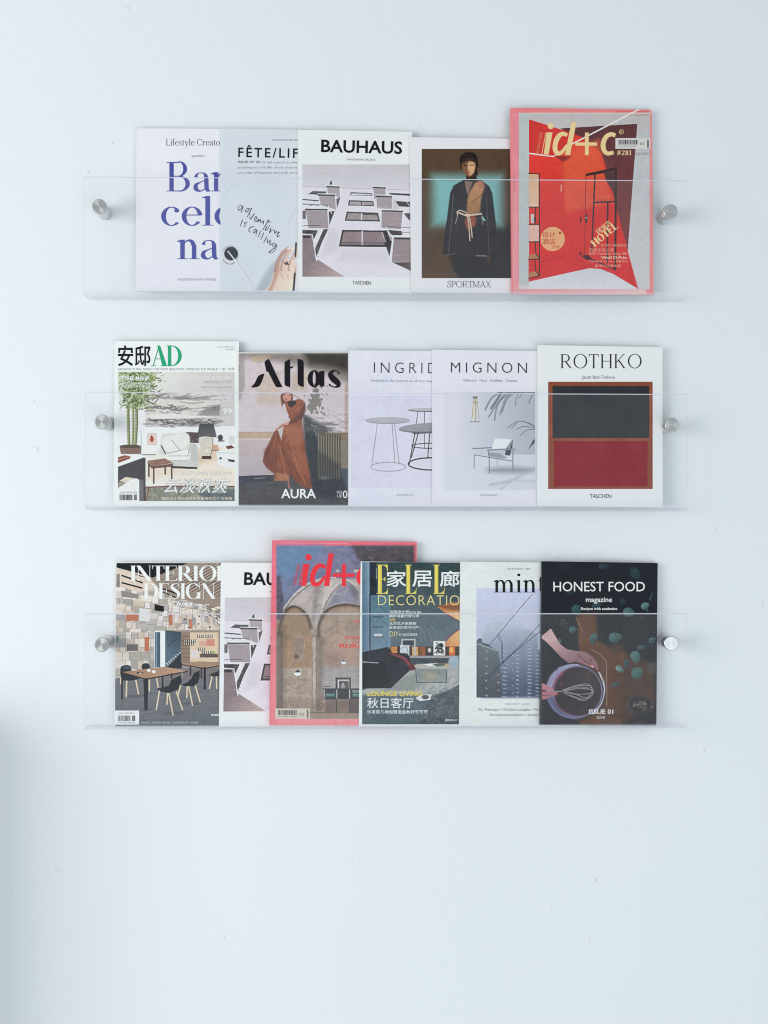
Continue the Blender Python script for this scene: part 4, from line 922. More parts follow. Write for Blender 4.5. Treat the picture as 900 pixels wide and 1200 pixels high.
cv.poly([(410, 455), (500, 500), (560, 545), (480, 560), (410, 540)], (82, 86, 90), soft=3, a=.85, nz=14, nsc=4)
cv.R(482, 560, 604, 780, (88, 86, 78)); 
for i in range(9): x = 488 + i * 13.2; cv.L([(x, 566), (x + 1.5, 792)], 1.15, (138, 134, 120)); 
cv.poly([(480, 640), (604, 720), (604, 800), (480, 800)], (58, 62, 68), a=.55, soft=4)
cv.R(60, 850, 440, 945, (84, 84, 86), a=.6, soft=4)
cv.stains(120, 62, 300, 420, 545, [(176, 168, 176), (214, 208, 216), (190, 176, 168)], 6, 40, ang=(-.4, .4), a=.4, seed=11)
cv.stains(90, 420, 440, 640, 560, [(112, 112, 114), (220, 214, 222), (150, 146, 146)], 6, 34, ang=(-.3, .6), a=.55, seed=12)
cv.stains(70, 62, 130, 300, 300, [(150, 140, 120), (206, 198, 196), (128, 120, 112)], 5, 26, ang=(-1.5, 1.5), a=.4, seed=13)
cv.stains(90, 62, 780, 640, 930, [(64, 66, 72), (104, 106, 112), (50, 52, 60)], 8, 50, ang=(-.15, .15), a=.5, seed=14)
ds = (148, 94, 72)
cv.poly([(310, 395), (345, 388), (375, 372), (405, 376), (418, 400), (418, 430), (400, 475), (404, 560), (420, 660), (440, 760), (456, 850), (405, 838), (360, 800), (335, 770), (328, 802), (255, 804), (255, 766), (215, 737), (192, 702), (202, 655), (222, 610), (246, 560), (262, 530), (300, 508), (328, 506), (338, 478), (322, 440)], ds, soft=.6, grad=((126, 78, 60), 230, 480, 440, 850), nz=9, nsc=9)
cv.poly([(415, 385), (420, 430), (402, 475), (340, 510), (330, 500), (385, 450)], (92, 66, 62), a=.7, soft=1.6)
for q in ([(268, 540), (280, 600), (320, 680), (400, 800)], [(290, 600), (330, 560), (390, 520)], [(262, 540), (232, 620), (200, 690)], [(275, 560), (262, 640), (270, 760)], [(320, 610), (380, 690), (430, 760)], [(330, 470), (360, 430), (400, 395)], [(300, 640), (330, 720), (350, 790)], [(404, 540), (420, 640)]): cv.L(q, 1.1, (104, 62, 54), a=.7, sm=True, soft=.6)
for q in ([(282, 620), (300, 700), (318, 780)], [(340, 600), (372, 720), (420, 820)], [(240, 640), (236, 700)], [(345, 450), (385, 410)]): cv.L(q, 1.6, (188, 128, 98), a=.55, sm=True, soft=1)
cv.poly([(255, 804), (262, 760), (330, 770), (328, 802)], (170, 124, 92), soft=.8, a=.8)
cv.poly([(272, 534), (304, 512), (292, 590)], (186, 186, 186), soft=.4)
cv.stains(60, 225, 560, 300, 760, [(120, 74, 58), (184, 122, 92), (140, 86, 66)], 10, 60, ang=(1.0, 1.8), a=.4, seed=15)
cv.stains(70, 310, 540, 420, 800, [(120, 74, 60), (176, 112, 84), (136, 82, 64)], 14, 80, ang=(.8, 1.5), a=.35, seed=16)
cv.L([(264, 536), (288, 512), (330, 494)], 1.5, (198, 146, 132), sm=True); cv.L([(326, 780), (332, 842)], 1.8, (164, 112, 98))
cv.poly([(300, 520), (345, 505), (402, 520), (404, 600), (380, 640), (330, 600)], (182, 122, 96), a=.5, soft=4); cv.poly([(200, 640), (240, 600), (262, 700), (250, 760), (205, 720)], (112, 68, 58), a=.6, soft=3); cv.poly([(350, 640), (420, 660), (440, 780), (380, 760)], (172, 104, 70), a=.5, soft=4)
cv.poly([(288, 352), (302, 338), (330, 336), (348, 346), (352, 372), (336, 392), (306, 396), (294, 410), (288, 380)], (122, 84, 72), sm=True, soft=.7); cv.poly([(300, 352), (326, 342), (342, 352), (340, 374), (322, 386), (304, 376)], (200, 150, 138), sm=True, soft=.9); cv.L([(304, 352), (314, 350)], .7, (110, 70, 66)); cv.L([(328, 352), (336, 356)], .7, (110, 70, 66)); cv.L([(312, 372), (322, 378)], 1.0, (150, 60, 58)); cv.poly([(322, 385), (362, 378), (372, 395), (345, 418), (328, 408)], (66, 58, 62), soft=.6); cv.L([(292, 385), (296, 420)], .7, (170, 140, 110)); cv.L([(345, 345), (392, 372)], .8, (140, 96, 80))
cv.photo(6); m.picture(cv)
ink_ = (38, 34, 42)
m.fr(275, 405, 12)
P = [cat([(232, 586), (280, 530), (318, 450), (350, 415), (412, 400), (392, 480), (352, 560), (300, 586)], 4, True), [(420, 238), (432, 215), (480, 186), (512, 250), (672, 586), (600, 586), (575, 575), (470, 368), (445, 366)],
     [(700, 240), (712, 222), (782, 186), (782, 586), (716, 568), (700, 540)], [(780, 296), (832, 290), (812, 318), (780, 326)]]
m.shape(P, ink_, 'title')
m.fr(340, 405, 12)
P = [[(104, 190), (150, 193), (180, 210), (192, 240), (192, 586), (130, 568), (106, 530)], rect(0, 296, 5, 326)]
P += ring(338, 466, 94, 120, 74, 18) + [[(408, 362), (482, 356), (482, 574), (440, 578), (408, 560)]]
P += vst([(692, 398), (665, 362), (610, 356), (568, 400), (600, 462), (660, 515), (680, 560), (630, 584), (578, 570), (545, 545)], [30, 14, 28, 70, 88, 84, 56, 20, 18, 30])
m.shape(P, ink_, 'title')
m.fr(265, 385, 4.5)
m.text('AURA', 290, 474, 894, 47, (232, 234, 240), off=.02, name='subtitle'); m.text('ISS', 584, 612, 870, 14, (200, 204, 212)); m.text('UE', 584, 612, 890, 14, (200, 204, 212)); m.text('0', 615, 640, 893, 38, (230, 232, 238), off=.004)

# --- round tables
m = Mag('magazine', 'pale magazine with thin sans title over round wire-legged side tables', 'magazine',
        (409.2, 410.5), (545, 411), (409, 593.2), (545, 593.5), t=.0055, cover=(212, 219, 235))
cv = Canvas(411, 411.5, 544, 592.8, (210, 217, 234)); cv.grain(2, 50)
cv.fr(425, 470, 9.235); cv.R(-130, -60, 1200, 940, (204, 209, 228), soft=.6, nz=3, nsc=50)
lg = (152, 155, 168)
for q in ([(160, 240), (128, 480), (97, 700)], [(318, 245), (348, 662)], [(345, 245), (395, 684)]): cv.L(q, .95, lg)
cv.E(278, 712, 188, 48, (150, 150, 162), ringw=.9); cv.E(270, 212, 238, 36, (140, 142, 152)); cv.E(270, 207, 238, 33, (172, 175, 186), nz=3)
for q in ([(598, 110), (580, 240)], [(668, 110), (668, 500)], [(770, 110), (780, 500)], [(840, 110), (860, 300)]): cv.L(q, .9, (100, 102, 112))
cv.E(720, 98, 228, 20, (92, 94, 104)); cv.E(720, 92, 226, 16, (178, 181, 192))
cv.E(745, 485, 212, 27, (74, 76, 84), ringw=1.1)
for q in ([(565, 345), (505, 680)], [(602, 345), (528, 610)], [(726, 345), (704, 606)], [(900, 345), (960, 640)]): cv.L(q, 1.2, (70, 72, 82))
cv.E(750, 680, 255, 66, (52, 54, 64), ringw=1.5); cv.poly([(490, 322), (560, 358), (760, 345), (760, 320)], (84, 86, 96), soft=.8); cv.E(720, 290, 330, 50, (112, 114, 124), rot=-3); cv.E(720, 282, 328, 46, (150, 152, 163), rot=-3, nz=4)
cv.photo(8); m.picture(cv)
m.fr(425, 410, 10.59)
m.text('INGRID', 138, 740, 285, 132, (52, 56, 68), off=-.012, fit='INGRI', name='title', y2=292, sp=1.45)
m.text('Simplicity is the keynote to all true elegance', 95, 845, 393, 26, (128, 134, 152), fit='Simplicity is the keynote to all true ele', y2=400)
m.fr(425, 470, 9.235); m.text('BOUTIQUE ART', 370, 550, 1024, 16, (132, 137, 152))

# --- armchair
m = Mag('magazine', 'pale magazine with thin sans title, a wire armchair and palm shadows on its cover', 'magazine',
        (507.8, 410), (638, 410.6), (507, 593), (637, 593.3), t=.0055, cover=(212, 219, 235))
cv = Canvas(520.8, 459.6, 627.2, 574.4, (196, 204, 216)); cv.fr(505, 405, 6.923)
cv.R(100, 370, 860, 1180, (208, 213, 228), grad=((168, 180, 192), 200, 0, 800, 0), nz=2, nsc=30)
cv.fr(505, 490, 6.923)
cv.R(100, 296, 860, 600, (204, 212, 227), grad=((196, 206, 220), 100, 0, 850, 0), soft=.5)
cv.E(650, 422, 190, 26, (142, 154, 168), soft=3.5, a=.9); cv.L([(480, 540), (640, 510), (720, 470), (850, 395)], 2.4, (160, 172, 186), a=.7, soft=1.6, sm=True); cv.L([(560, 580), (640, 520)], 1.8, (168, 180, 192), a=.6, soft=1.5); cv.L([(640, 500), (850, 515)], 2.4, (172, 184, 196), a=.6, soft=1.6)
pl = (108, 122, 134)
for q in ([(840, 72), (760, 30), (690, 32), (620, 82)], [(840, 82), (760, 66), (690, 92)], [(840, 90), (780, 98), (722, 140)], [(700, 36), (655, 82)], [(840, 62), (800, 42), (740, 26)]): cv.L(q, 1.0, pl, a=.85, sm=True)
cv.poly([(842, 168), (826, 180), (790, 252), (842, 200)], (88, 100, 112), soft=.5)
fm = (112, 118, 130)
cv.L([(350, 298), (350, 408)], .9, fm); cv.L([(537, 335), (537, 388)], .6, (140, 146, 158)); cv.L([(472, 306), (473, 446)], 1.1, fm); cv.L([(665, 262), (665, 418)], 1.1, fm); cv.L([(352, 298), (470, 318), (665, 350)], 1.0, (120, 126, 138))
cv.poly([(648, 178), (664, 180), (660, 240), (640, 305), (600, 300), (606, 252)], (84, 90, 102), soft=.4)
cv.poly([(340, 262), (368, 252), (465, 250), (470, 262), (570, 280), (622, 325), (560, 328), (465, 308), (356, 292)], (192, 200, 214), sm=False, soft=.6, nz=3); cv.poly([(465, 275), (560, 285), (622, 325), (560, 328), (465, 308)], (150, 158, 172), soft=.8)
cv.poly([(518, 168), (575, 165), (660, 174), (640, 200), (606, 252), (495, 248), (505, 205)], (218, 225, 234), soft=.6, nz=3); cv.poly([(610, 240), (656, 180), (662, 176), (640, 250)], (150, 156, 168), soft=.5)
cv.L([(340, 247), (490, 240)], 1.3, (124, 130, 142)); cv.L([(462, 262), (560, 254), (680, 253)], 1.7, (138, 144, 156)); cv.L([(462, 262), (470, 306)], 1.0, fm)
cv.fr(505, 405, 6.923)
for i, q in enumerate(([(560, 376), (490, 430), (440, 520)], [(575, 376), (530, 450), (488, 510)], [(612, 376), (540, 480), (515, 606)], [(640, 376), (540, 470), (468, 580)], [(660, 376), (600, 440), (560, 560)], [(690, 376), (620, 430), (575, 540)], [(715, 376), (690, 440), (685, 490)], [(745, 376), (720, 420)], [(838, 388), (812, 420), (795, 468)])):
    cv.L(q, (2.2, 2.6, 1.9, 1.3, 1.6, 1.2, 1.2, 1.0, 1.6)[i], (100, 114, 126) if i % 2 else (126, 140, 152), a=.85, sm=True, soft=.5)
cv.L([(545, 377), (842, 380)], 1.1, (84, 96, 108), a=.9)
cv.R(340, 412, 378, 430, (118, 122, 122)); cv.R(345, 430, 374, 470, (182, 182, 160)); cv.R(330, 470, 392, 612, (214, 216, 214))
for x in (331, 350, 360, 372, 391): cv.L([(x if x not in (331, 391) else (343 if x == 331 else 377), 460), (x, 618)], .6, (128, 132, 136))
cv.R(342, 470, 354, 590, (206, 202, 166)); cv.L([(315, 619), (400, 619)], .8, (110, 116, 124))
cv.photo(1.5); m.picture(cv)
m.text('MIGNON', 0, 1, 0, 1, (50, 54, 64)) if False else None
m.fr(505, 405, 6.923)
m.text('MIGNON', 162, 778, 219, 84, (50, 54, 64), off=-.012, name='title', y2=224, sp=1.45)
m.text('Valensol . Nice . Antibes . Cannes', 258, 700, 291, 20, (136, 142, 158), y2=295)
m.fr(505, 490, 6.923); m.text('BOUTIQUE ART', 402, 540, 632, 13, (132, 137, 152))

# --- colour blocks (plain generic blocks)
m = Mag('book', 'white book with a framed black block above a red block', 'book',
        (631.2, 404.4), (778, 405.6), (630.4, 592.8), (776.6, 594.2), t=.010, cover=(216, 226, 242), hard=True)
cv = Canvas(642.4, 447.4, 764.8, 573, (150, 84, 56), k=.9); cv.fr(610, 385, 4.09)
cv.R(100, 200, 700, 800, (142, 82, 60), nz=8, nsc=12)
cv.R(152, 274, 616, 524, (56, 61, 65), nz=4, nsc=10); cv.R(160, 540, 610, 756, hz(152, 64, 72), nz=7, nsc=12)
cv.photo(2); m.picture(cv)
m.fr(610, 385, 4.09)
m.serif('ROTHKO', 192, 580, 190, 67, (40, 44, 54), T=.085, t=.042, sf=.05, sp=.02, y2=None) if False else m.serif('ROTHKO', 192, 580, 190, 67, (40, 44, 54), T=.085, t=.042, sf=.05, sp=.02)
m.text('Jacob Baal-Teshuva', 294, 452, 240, 15, (110, 118, 134)); m.text('TASCHEN', 332, 435, 812, 18, (76, 82, 96), off=.004)

# ================= lowest row =================
# --- dining room with patchwork wall
m = Mag('magazine', 'magazine with a cafe room of wooden tables and black chairs', 'magazine',
        (134.2, 659), (298.5, 659.4), (134.2, 851.6), (298, 851.6), t=.006, cover=(226, 232, 240), first=True)
cv = Canvas(134.9, 659.8, 297.6, 851.2, (176, 174, 170)); cv.fr(80, 630, 4.5)
ar = random.Random(11)
cv.R(240, 130, 520, 720, (186, 184, 178), nz=6)
pc = [(206, 200, 192), (176, 176, 174), (214, 210, 202), (156, 158, 158), (192, 184, 170), (200, 198, 196), (168, 166, 160), (216, 214, 212)]
y = 255
while y < 720:
    h_ = ar.choice((26, 34, 44, 30)); x = 242 + ar.uniform(-10, 0)
    while x < 800:
        w = ar.choice((22, 34, 48, 62, 30)) * (1 if x < 500 else .6); c_ = pc[ar.randrange(8)]; sl_ = (x - 242) * .14 if y < 480 else 0
        yy = y + sl_
        if not (x > 455 and yy > 485):
            cv.poly([(x, yy), (x + w, yy + 2), (x + w, yy + h_ + 2), (x, yy + h_)], c_, nz=7, nsc=2, seed=int(x) % 30 + 1); cv.L([(x, yy), (x, yy + h_), (x + w, yy + h_ + 2)], .45, (104, 102, 104), a=.75)
            if ar.random() < .4: cv.L([(x + 2, yy + h_ * .5), (x + w - 2, yy + h_ * .5)], .35, (140, 138, 136), a=.6)
        x += w
    y += h_
cv.poly([(240, 160), (460, 215), (460, 262), (380, 290), (280, 262), (240, 250)], (204, 194, 182), nz=8, nsc=3)
for q in (((284, 200), (390, 238)), ((284, 238), (388, 266))): cv.L(q, 1.9, (30, 30, 34))
cv.R(246, 192, 272, 262, (138, 134, 132), nz=8); cv.poly([(280, 278), (372, 300), (372, 322), (280, 312)], (140, 138, 136)); cv.poly([(455, 350), (505, 362), (505, 392), (455, 384)], (44, 44, 46))
for q in ((305, 404, 370, 440), (402, 525, 427, 598), (531, 405, 550, 462), (638, 430, 652, 482)): cv.R(*q, (184, 116, 88))
cv.poly([(375, 372), (430, 378), (430, 442), (375, 440)], (206, 212, 216)); cv.R(308, 562, 368, 598, (112, 108, 110), nz=20, nsc=2); cv.E(258, 535, 10, 18, (110, 134, 128), soft=1)
cv.poly([(240, 130), (640, 130), (560, 175), (470, 225), (380, 205), (240, 152)], (38, 42, 46)); cv.L([(240, 158), (380, 195), (460, 222)], 1.6, (196, 188, 178))
cv.poly([(430, 218), (560, 165), (640, 130), (1000, 130), (1000, 430), (800, 430), (760, 390), (700, 350), (620, 330), (540, 320)], (150, 140, 130), nz=8)
for i in range(20):
    x = 640 + i * 26; cv.L([(x + 120, 132), (x - 120 - i * 4, 262 + i * 4)], .8, (84, 78, 76), a=.8); cv.L([(x + 132, 132), (x - 108 - i * 4, 262 + i * 4)], .6, (186, 176, 164), a=.7)
for i in range(9): cv.L([(470 + i * 36, 235 + i * 6), (560 + i * 36, 190 + i * 6)], .7, (92, 84, 80), a=.7)
cv.L([(480, 262), (585, 300)], 1.8, (38, 36, 38)); cv.L([(500, 288), (575, 318)], 1.2, (38, 36, 38)); cv.poly([(755, 372), (800, 362), (800, 376), (760, 386)], (236, 226, 206))
for i in range(6): cv.L([(700 + 8 * i, 350 + 16 * i), (800, 380 + 20 * i)], .8, (96, 88, 84), a=.6)
for i in range(26):
    x = ar.uniform(560, 780); y = ar.uniform(345, 500); cv.R(x, y, x + ar.uniform(12, 26), y + ar.uniform(20, 40), ar.choice([(206, 192, 180), (188, 176, 164), (170, 162, 154), (214, 202, 190)]), a=.85)
for i in range(8): x = ar.uniform(580, 780); y = ar.uniform(400, 480); cv.R(x, y, x + 8, y + 8, (66, 60, 62))
cv.R(455, 488, 800, 700, (150, 140, 130)); cv.R(455, 490, 512, 690, (206, 220, 234)); cv.R(458, 498, 486, 684, (72, 98, 114)); cv.R(486, 492, 509, 682, (216, 228, 240)); cv.L([(466, 500), (466, 684)], .8, (132, 162, 178))
cv.poly([(512, 488), (596, 498), (592, 640), (540, 664), (512, 690)], (52, 72, 86), grad=((86, 112, 128), 600, 500, 520, 600)); cv.L([(528, 570), (570, 535)], .9, (28, 40, 52))
for i in range(8): cv.E(520 + i * 11.5, 664 - i * 9.5, 3.5, 3.5, (226, 230, 230)); cv.E(526 + i * 11.5, 672 - i * 9.5, 3, 3, (206, 210, 212))
cv.poly([(512, 690), (600, 605), (600, 690)], (40, 48, 58)); cv.R(596, 500, 642, 660, (142, 124, 108))
for i in range(6): cv.L([(596, 520 + i * 22), (642, 522 + i * 22)], .6, (92, 80, 74))
cv.R(642, 500, 792, 655, (206, 190, 166)); cv.R(728, 535, 772, 572, (200, 138, 120)); cv.R(690, 545, 730, 572, (204, 164, 148)); cv.R(645, 592, 688, 636, (206, 204, 206))
for x0, x1, y in ((604, 672, 545), (680, 760, 520), (685, 720, 588), (705, 770, 606), (604, 660, 560)):
    x = x0
    while x < x1: cv.R(x, y - 8, x + 5, y + 6, (52, 46, 52)); cv.R(x + 6, y - 5, x + 9, y + 5, (222, 216, 206)); x += 11
    cv.L([(x0, y + 8), (x1, y + 8)], .5, (110, 96, 84))
cv.R(695, 612, 790, 632, (96, 84, 80), nz=26, nsc=2); cv.E(762, 606, 14, 6, (140, 168, 104))
cv.poly([(235, 745), (300, 735), (460, 690), (600, 690), (1000, 680), (1000, 1010), (235, 1010)], (112, 116, 124), grad=((104, 112, 118), 0, 720, 0, 960), nz=7, nsc=5)
for i in range(60): x = ar.uniform(245, 900); y = ar.uniform(740, 985); l = ar.uniform(30, 120); cv.L([(x, y), (x + l, y - l * .06)], .5, ar.choice([(92, 96, 104), (132, 136, 142), (100, 106, 110)]), a=.6)
cv.poly([(470, 700), (800, 690), (800, 730), (470, 760)], (128, 116, 116), a=.6, soft=3)
ch = (34, 44, 50); lgc = (214, 200, 176)
def legs(*qs):
    for q in qs: cv.L([q[:2], q[2:]], 1.75, lgc); cv.L([(q[0] + 3, q[1]), (q[2] + 3, q[3])], .4, (150, 136, 118))
def sh(x, y, w): cv.E(x, y, w, 7, (78, 82, 90), a=.55, soft=1.5)
sh(350, 835, 50); sh(560, 925, 60); sh(640, 875, 50); sh(410, 905, 30)
legs((309, 758, 306, 838), (357, 752, 371, 824), (278, 740, 276, 770), (428, 752, 428, 808), (466, 742, 475, 788))
cv.poly([(275, 690), (292, 674), (322, 674), (332, 690), (334, 716), (372, 742), (345, 752), (300, 754), (280, 744)], ch, sm=True); cv.E(308, 686, 20, 8, (70, 92, 106), soft=1.2)
cv.poly([(388, 672), (402, 663), (424, 665), (432, 690), (392, 694)], ch, sm=True)
legs((745, 795, 758, 735), (782, 735, 783, 795)); cv.poly([(742, 722), (775, 710), (800, 700), (800, 730), (765, 734)], (48, 48, 54))
cv.poly([(600, 668), (690, 652), (800, 658), (800, 674), (716, 688)], (160, 134, 112), nz=5); cv.L([(600, 670), (716, 690), (800, 676)], 1.2, (42, 44, 50)); cv.L([(720, 688), (720, 798)], 2.6, (40, 44, 52)); cv.L([(702, 688), (702, 738)], 1.8, (46, 50, 56)); cv.L([(645, 680), (645, 725)], 1.8, (44, 50, 56))
cv.L([(283, 735), (284, 850)], 2.0, (36, 42, 48)); cv.L([(498, 735), (498, 788)], 2.0, (36, 42, 48))
cv.poly([(284, 709), (400, 694), (510, 681), (628, 703), (408, 743)], (158, 128, 104), grad=((176, 146, 120), 300, 700, 600, 700), nz=6, nsc=3); cv.L([(284, 712), (408, 747), (628, 706)], 1.5, (38, 42, 48)); cv.poly([(396, 742), (424, 740), (418, 910), (402, 910)], (40, 46, 54))
cv.E(425, 700, 10, 8, (228, 232, 240)); cv.E(451, 707, 10, 8, (226, 230, 238)); cv.E(378, 713, 18, 6, (66, 62, 66)); cv.E(380, 715, 8, 3, (200, 196, 190))
legs((525, 818, 521, 878), (482, 806, 465, 906), (531, 820, 553, 934), (571, 814, 603, 906))
cv.poly([(596, 724), (598, 760), (588, 796), (532, 820), (490, 812), (465, 797), (500, 790), (530, 782), (545, 748)], ch, soft=.5)
legs((592, 780, 580, 830), (628, 786, 626, 842), (636, 786, 656, 884), (670, 780, 696, 866))
cv.poly([(692, 700), (694, 735), (684, 765), (664, 783), (620, 784), (596, 776), (630, 762), (650, 742), (662, 714)], ch, soft=.5)
cv.L([(600, 700), (600, 740)], 1.0, (150, 150, 150)); cv.L([(545, 740), (545, 720)], 2.0, ch)
cv.photo(2.5); m.picture(cv)
w2 = (236, 240, 246)
m.fr(80, 630, 4.5)
m.serif('INTERIOR', 328, 782, 228, 80, w2, T=.17, t=.028, sf=.05, sp=-.05, fit='INTERIO'); m.serif('DESIGN', 398, 776, 323, 82, w2, T=.17, t=.028, sf=.05, sp=-.05)
m.text('China', 534, 655, 362, 26, w2, shear=.4, off=.01, name='subtitle'); m.text('.com.cn', 655, 742, 360, 13, w2, shear=.3, off=.012)
m.shape([rect(247, 912, 374, 986)], (222, 225, 234), 'barcode_label', .00028); m.barcode(262, 938, 330, 968, 2); m.barcode(336, 938, 354, 968, 4); m.text('ISSN 1003-9872', 268, 350, 930, 8, (120, 122, 132), lift=.0004); m.text('9 771003 987201', 262, 352, 980, 7, (120, 122, 132), lift=.0004)
m.text('DINING  OFFICE  RETAIL  HOSPITALITY  HOME', 384, 684, 980, 9, (206, 210, 216)); m.text('media', 752, 812, 940, 14, (230, 232, 236), shear=.3, off=.02)

# --- second balcony book: a copy of the first with its parts
src = balc
prev_ = Mag.prev
m = Mag('tmp', 'x', 'book', (257.6, 661.4), (391.8, 661.8), (257, 851.4), (391.4, 851.4), t=.009, cover=(218, 226, 240), hard=True)
M2 = m.root.matrix_world.copy()
for c in list(m.root.children): bpy.data.objects.remove(c)
bpy.data.objects.remove(m.root)
r2 = src.root.copy(); COL.objects.link(r2); r2.matrix_world = M2; r2.name = 'book'
r2['label'] = 'white hardcover book half hidden by a pink magazine, only BAU of its black title showing'
for c in src.root.children:
    d = c.copy(); COL.objects.link(d); d.parent = r2
m.root = r2

# --- vaulted hall
m = Mag('magazine', 'pink bordered magazine with a red italic title over an old vaulted stone hall', 'magazine',
        (317.2, 633), (487.5, 634.2), (316, 850.2), (486, 850.4), t=.008, cover=(230, 116, 134), coat=.35)
cv = Canvas(317.8, 633.5, 487, 850, (230, 116, 134)); cv.fr(315, 625, 8.18)
cv.R(0, 50, 1500, 120, (232, 112, 134), nz=5, nsc=30); cv.L([(120, 92), (760, 96)], .6, (244, 176, 184), a=.7)
cv.fr(315, 740, 8.18); cv.R(0, -400, 72, 920, (228, 128, 138), soft=1.5, nz=4, nsc=30); cv.R(0, 836, 1500, 920, (226, 136, 142), nz=7, nsc=24)
cv.fr(315, 625, 8.18)
cv.R(70, 118, 1380, 1780, (154, 138, 122), nz=12, nsc=10)
cv.R(70, 118, 1380, 720, (112, 130, 164), grad=((124, 122, 152), 100, 150, 900, 500), nz=12, nsc=12); cv.poly([(70, 118), (520, 118), (400, 260), (200, 420), (70, 400)], (104, 140, 176), soft=6, a=.8, nz=8)
cv.poly([(800, 118), (1400, 118), (1400, 380), (950, 330), (850, 240)], (82, 76, 80), soft=3, a=.85, nz=16, nsc=4)
for i in range(30): x = ar.uniform(520, 1000); y = ar.uniform(140, 420); cv.L([(x, y), (x + ar.uniform(20, 80), y + ar.uniform(-16, 20))], .7, ar.choice([(94, 92, 108), (160, 156, 160), (128, 122, 132)]), a=.6)
cv.poly([(70, 420), (110, 400), (130, 560), (150, 700), (120, 830), (70, 830)], (96, 94, 112), soft=2, nz=18, nsc=4)
st = (176, 172, 170)
cv.poly([(135, 740), (230, 590), (330, 510), (450, 450), (640, 430), (860, 440), (1000, 500), (1100, 700), (880, 690), (760, 666), (640, 680), (530, 735), (492, 780), (460, 930), (440, 930), (418, 820), (350, 740), (265, 690), (205, 690), (160, 740), (140, 800)], st, soft=.8, nz=11, nsc=6)
cv.poly([(560, 700), (640, 560), (720, 470), (800, 500), (860, 600), (860, 690), (760, 665), (650, 678)], (138, 140, 160), soft=2, nz=12)
cv.poly([(240, 640), (400, 520), (500, 500), (420, 640), (380, 720), (300, 690)], (172, 166, 168), soft=2, a=.8, nz=10)
for q, c_, w in (([(140, 720), (240, 590), (360, 490), (520, 430), (640, 424)], (196, 192, 190), 1.2), ([(150, 740), (250, 610), (370, 512), (470, 470)], (98, 96, 98), .9), ([(500, 760), (540, 640), (620, 520), (720, 440)], (194, 192, 192), 1.6), ([(520, 760), (560, 650), (640, 540), (730, 462)], (108, 108, 118), .9), ([(722, 440), (800, 470), (870, 550)], (184, 180, 178), 1.4), ([(735, 460), (800, 500), (860, 580)], (96, 96, 104), .8), ([(200, 690), (250, 686), (320, 720), (400, 800), (425, 900)], (196, 194, 194), .8), ([(500, 770), (560, 710), (660, 674), (760, 664), (880, 690)], (190, 188, 188), .8)): cv.L(q, w, c_, sm=True)
cv.stains(150, 150, 430, 860, 740, [(122, 118, 122), (200, 196, 192), (146, 142, 148), (106, 104, 112)], 14, 70, ang=(-1.2, .4), a=.45, seed=9)
cv.stains(120, 75, 120, 800, 460, [(92, 112, 150), (140, 152, 178), (120, 118, 140), (150, 146, 160)], 14, 60, ang=(-.9, .5), a=.4, seed=10)
for x in (560, 660, 850, 830): cv.E(x, 360, 16, 12, (190, 184, 170), soft=.8)
bn = (152, 132, 110)
cv.poly([(70, 990), (100, 860), (140, 800), (165, 730), (215, 696), (262, 694), (320, 726), (372, 790), (405, 860), (415, 1000), (410, 1850), (70, 1850)], bn, soft=.6, nz=13, nsc=10, seed=4)
cv.poly([(492, 1850), (455, 1000), (470, 900), (520, 764), (575, 712), (660, 684), (760, 674), (900, 696), (1400, 760), (1400, 1850)], (160, 144, 130), soft=.6, nz=16, nsc=8, seed=6)
for i in range(60): x = ar.uniform(480, 860); y = ar.uniform(700, 1000); cv.E(x, y, ar.uniform(4, 14), ar.uniform(3, 9), ar.choice([(132, 118, 108), (178, 162, 146), (146, 128, 116)]), a=.5, soft=.7)
cv.fr(315, 740, 8.18)
cv.poly([(80, 60), (410, 60), (410, 350), (80, 350)], (160, 126, 92), soft=5, a=.7, nz=10); cv.poly([(220, 50), (340, 60), (340, 260), (300, 290), (250, 250), (230, 200)], (140, 128, 116), soft=1.5, a=.8, nz=12, nsc=5); cv.L([(225, 50), (320, 55), (345, 120), (325, 220), (290, 285)], .7, (184, 172, 158), a=.7, sm=True); cv.E(262, 240, 22, 20, (92, 78, 66), soft=1)
cv.poly([(75, 360), (410, 345), (410, 770), (75, 770)], (168, 156, 140), soft=2, nz=18, nsc=6, seed=8); cv.R(75, 430, 410, 600, (146, 132, 118), a=.6, soft=5, nz=12)
for i in range(90): x = ar.uniform(110, 400); y = ar.uniform(560, 720); cv.E(x, y, ar.uniform(3, 12), ar.uniform(3, 8), ar.choice([(182, 160, 148), (120, 96, 88), (150, 116, 104), (176, 168, 156)]), a=.6, soft=.5)
cv.poly([(470, 320), (870, 300), (1400, 300), (1400, 620), (520, 620), (470, 560)], (150, 154, 158), soft=6, a=.75, nz=10); cv.poly([(560, 160), (870, 150), (870, 330), (520, 340)], (160, 132, 118), soft=5, a=.6)
cv.R(72, 770, 1400, 838, (146, 132, 112), nz=6); cv.R(400, 772, 880, 782, (100, 88, 76), a=.6)
cv.R(413, 40, 457, 760, (176, 166, 156), nz=12, nsc=4); cv.R(413, 40, 424, 760, (120, 112, 108), a=.6, soft=.8); cv.R(452, 60, 462, 760, (92, 82, 76), a=.6, soft=.8); cv.poly([(395, -25), (500, -25), (478, 30), (455, 52), (415, 52)], (150, 140, 128), nz=34, nsc=2)
cv.R(74, 0, 130, 740, (136, 128, 120), nz=16, nsc=4); cv.R(118, 0, 130, 740, (96, 88, 82), a=.6); cv.E(100, -20, 26, 30, (170, 156, 140), nz=26, nsc=2)
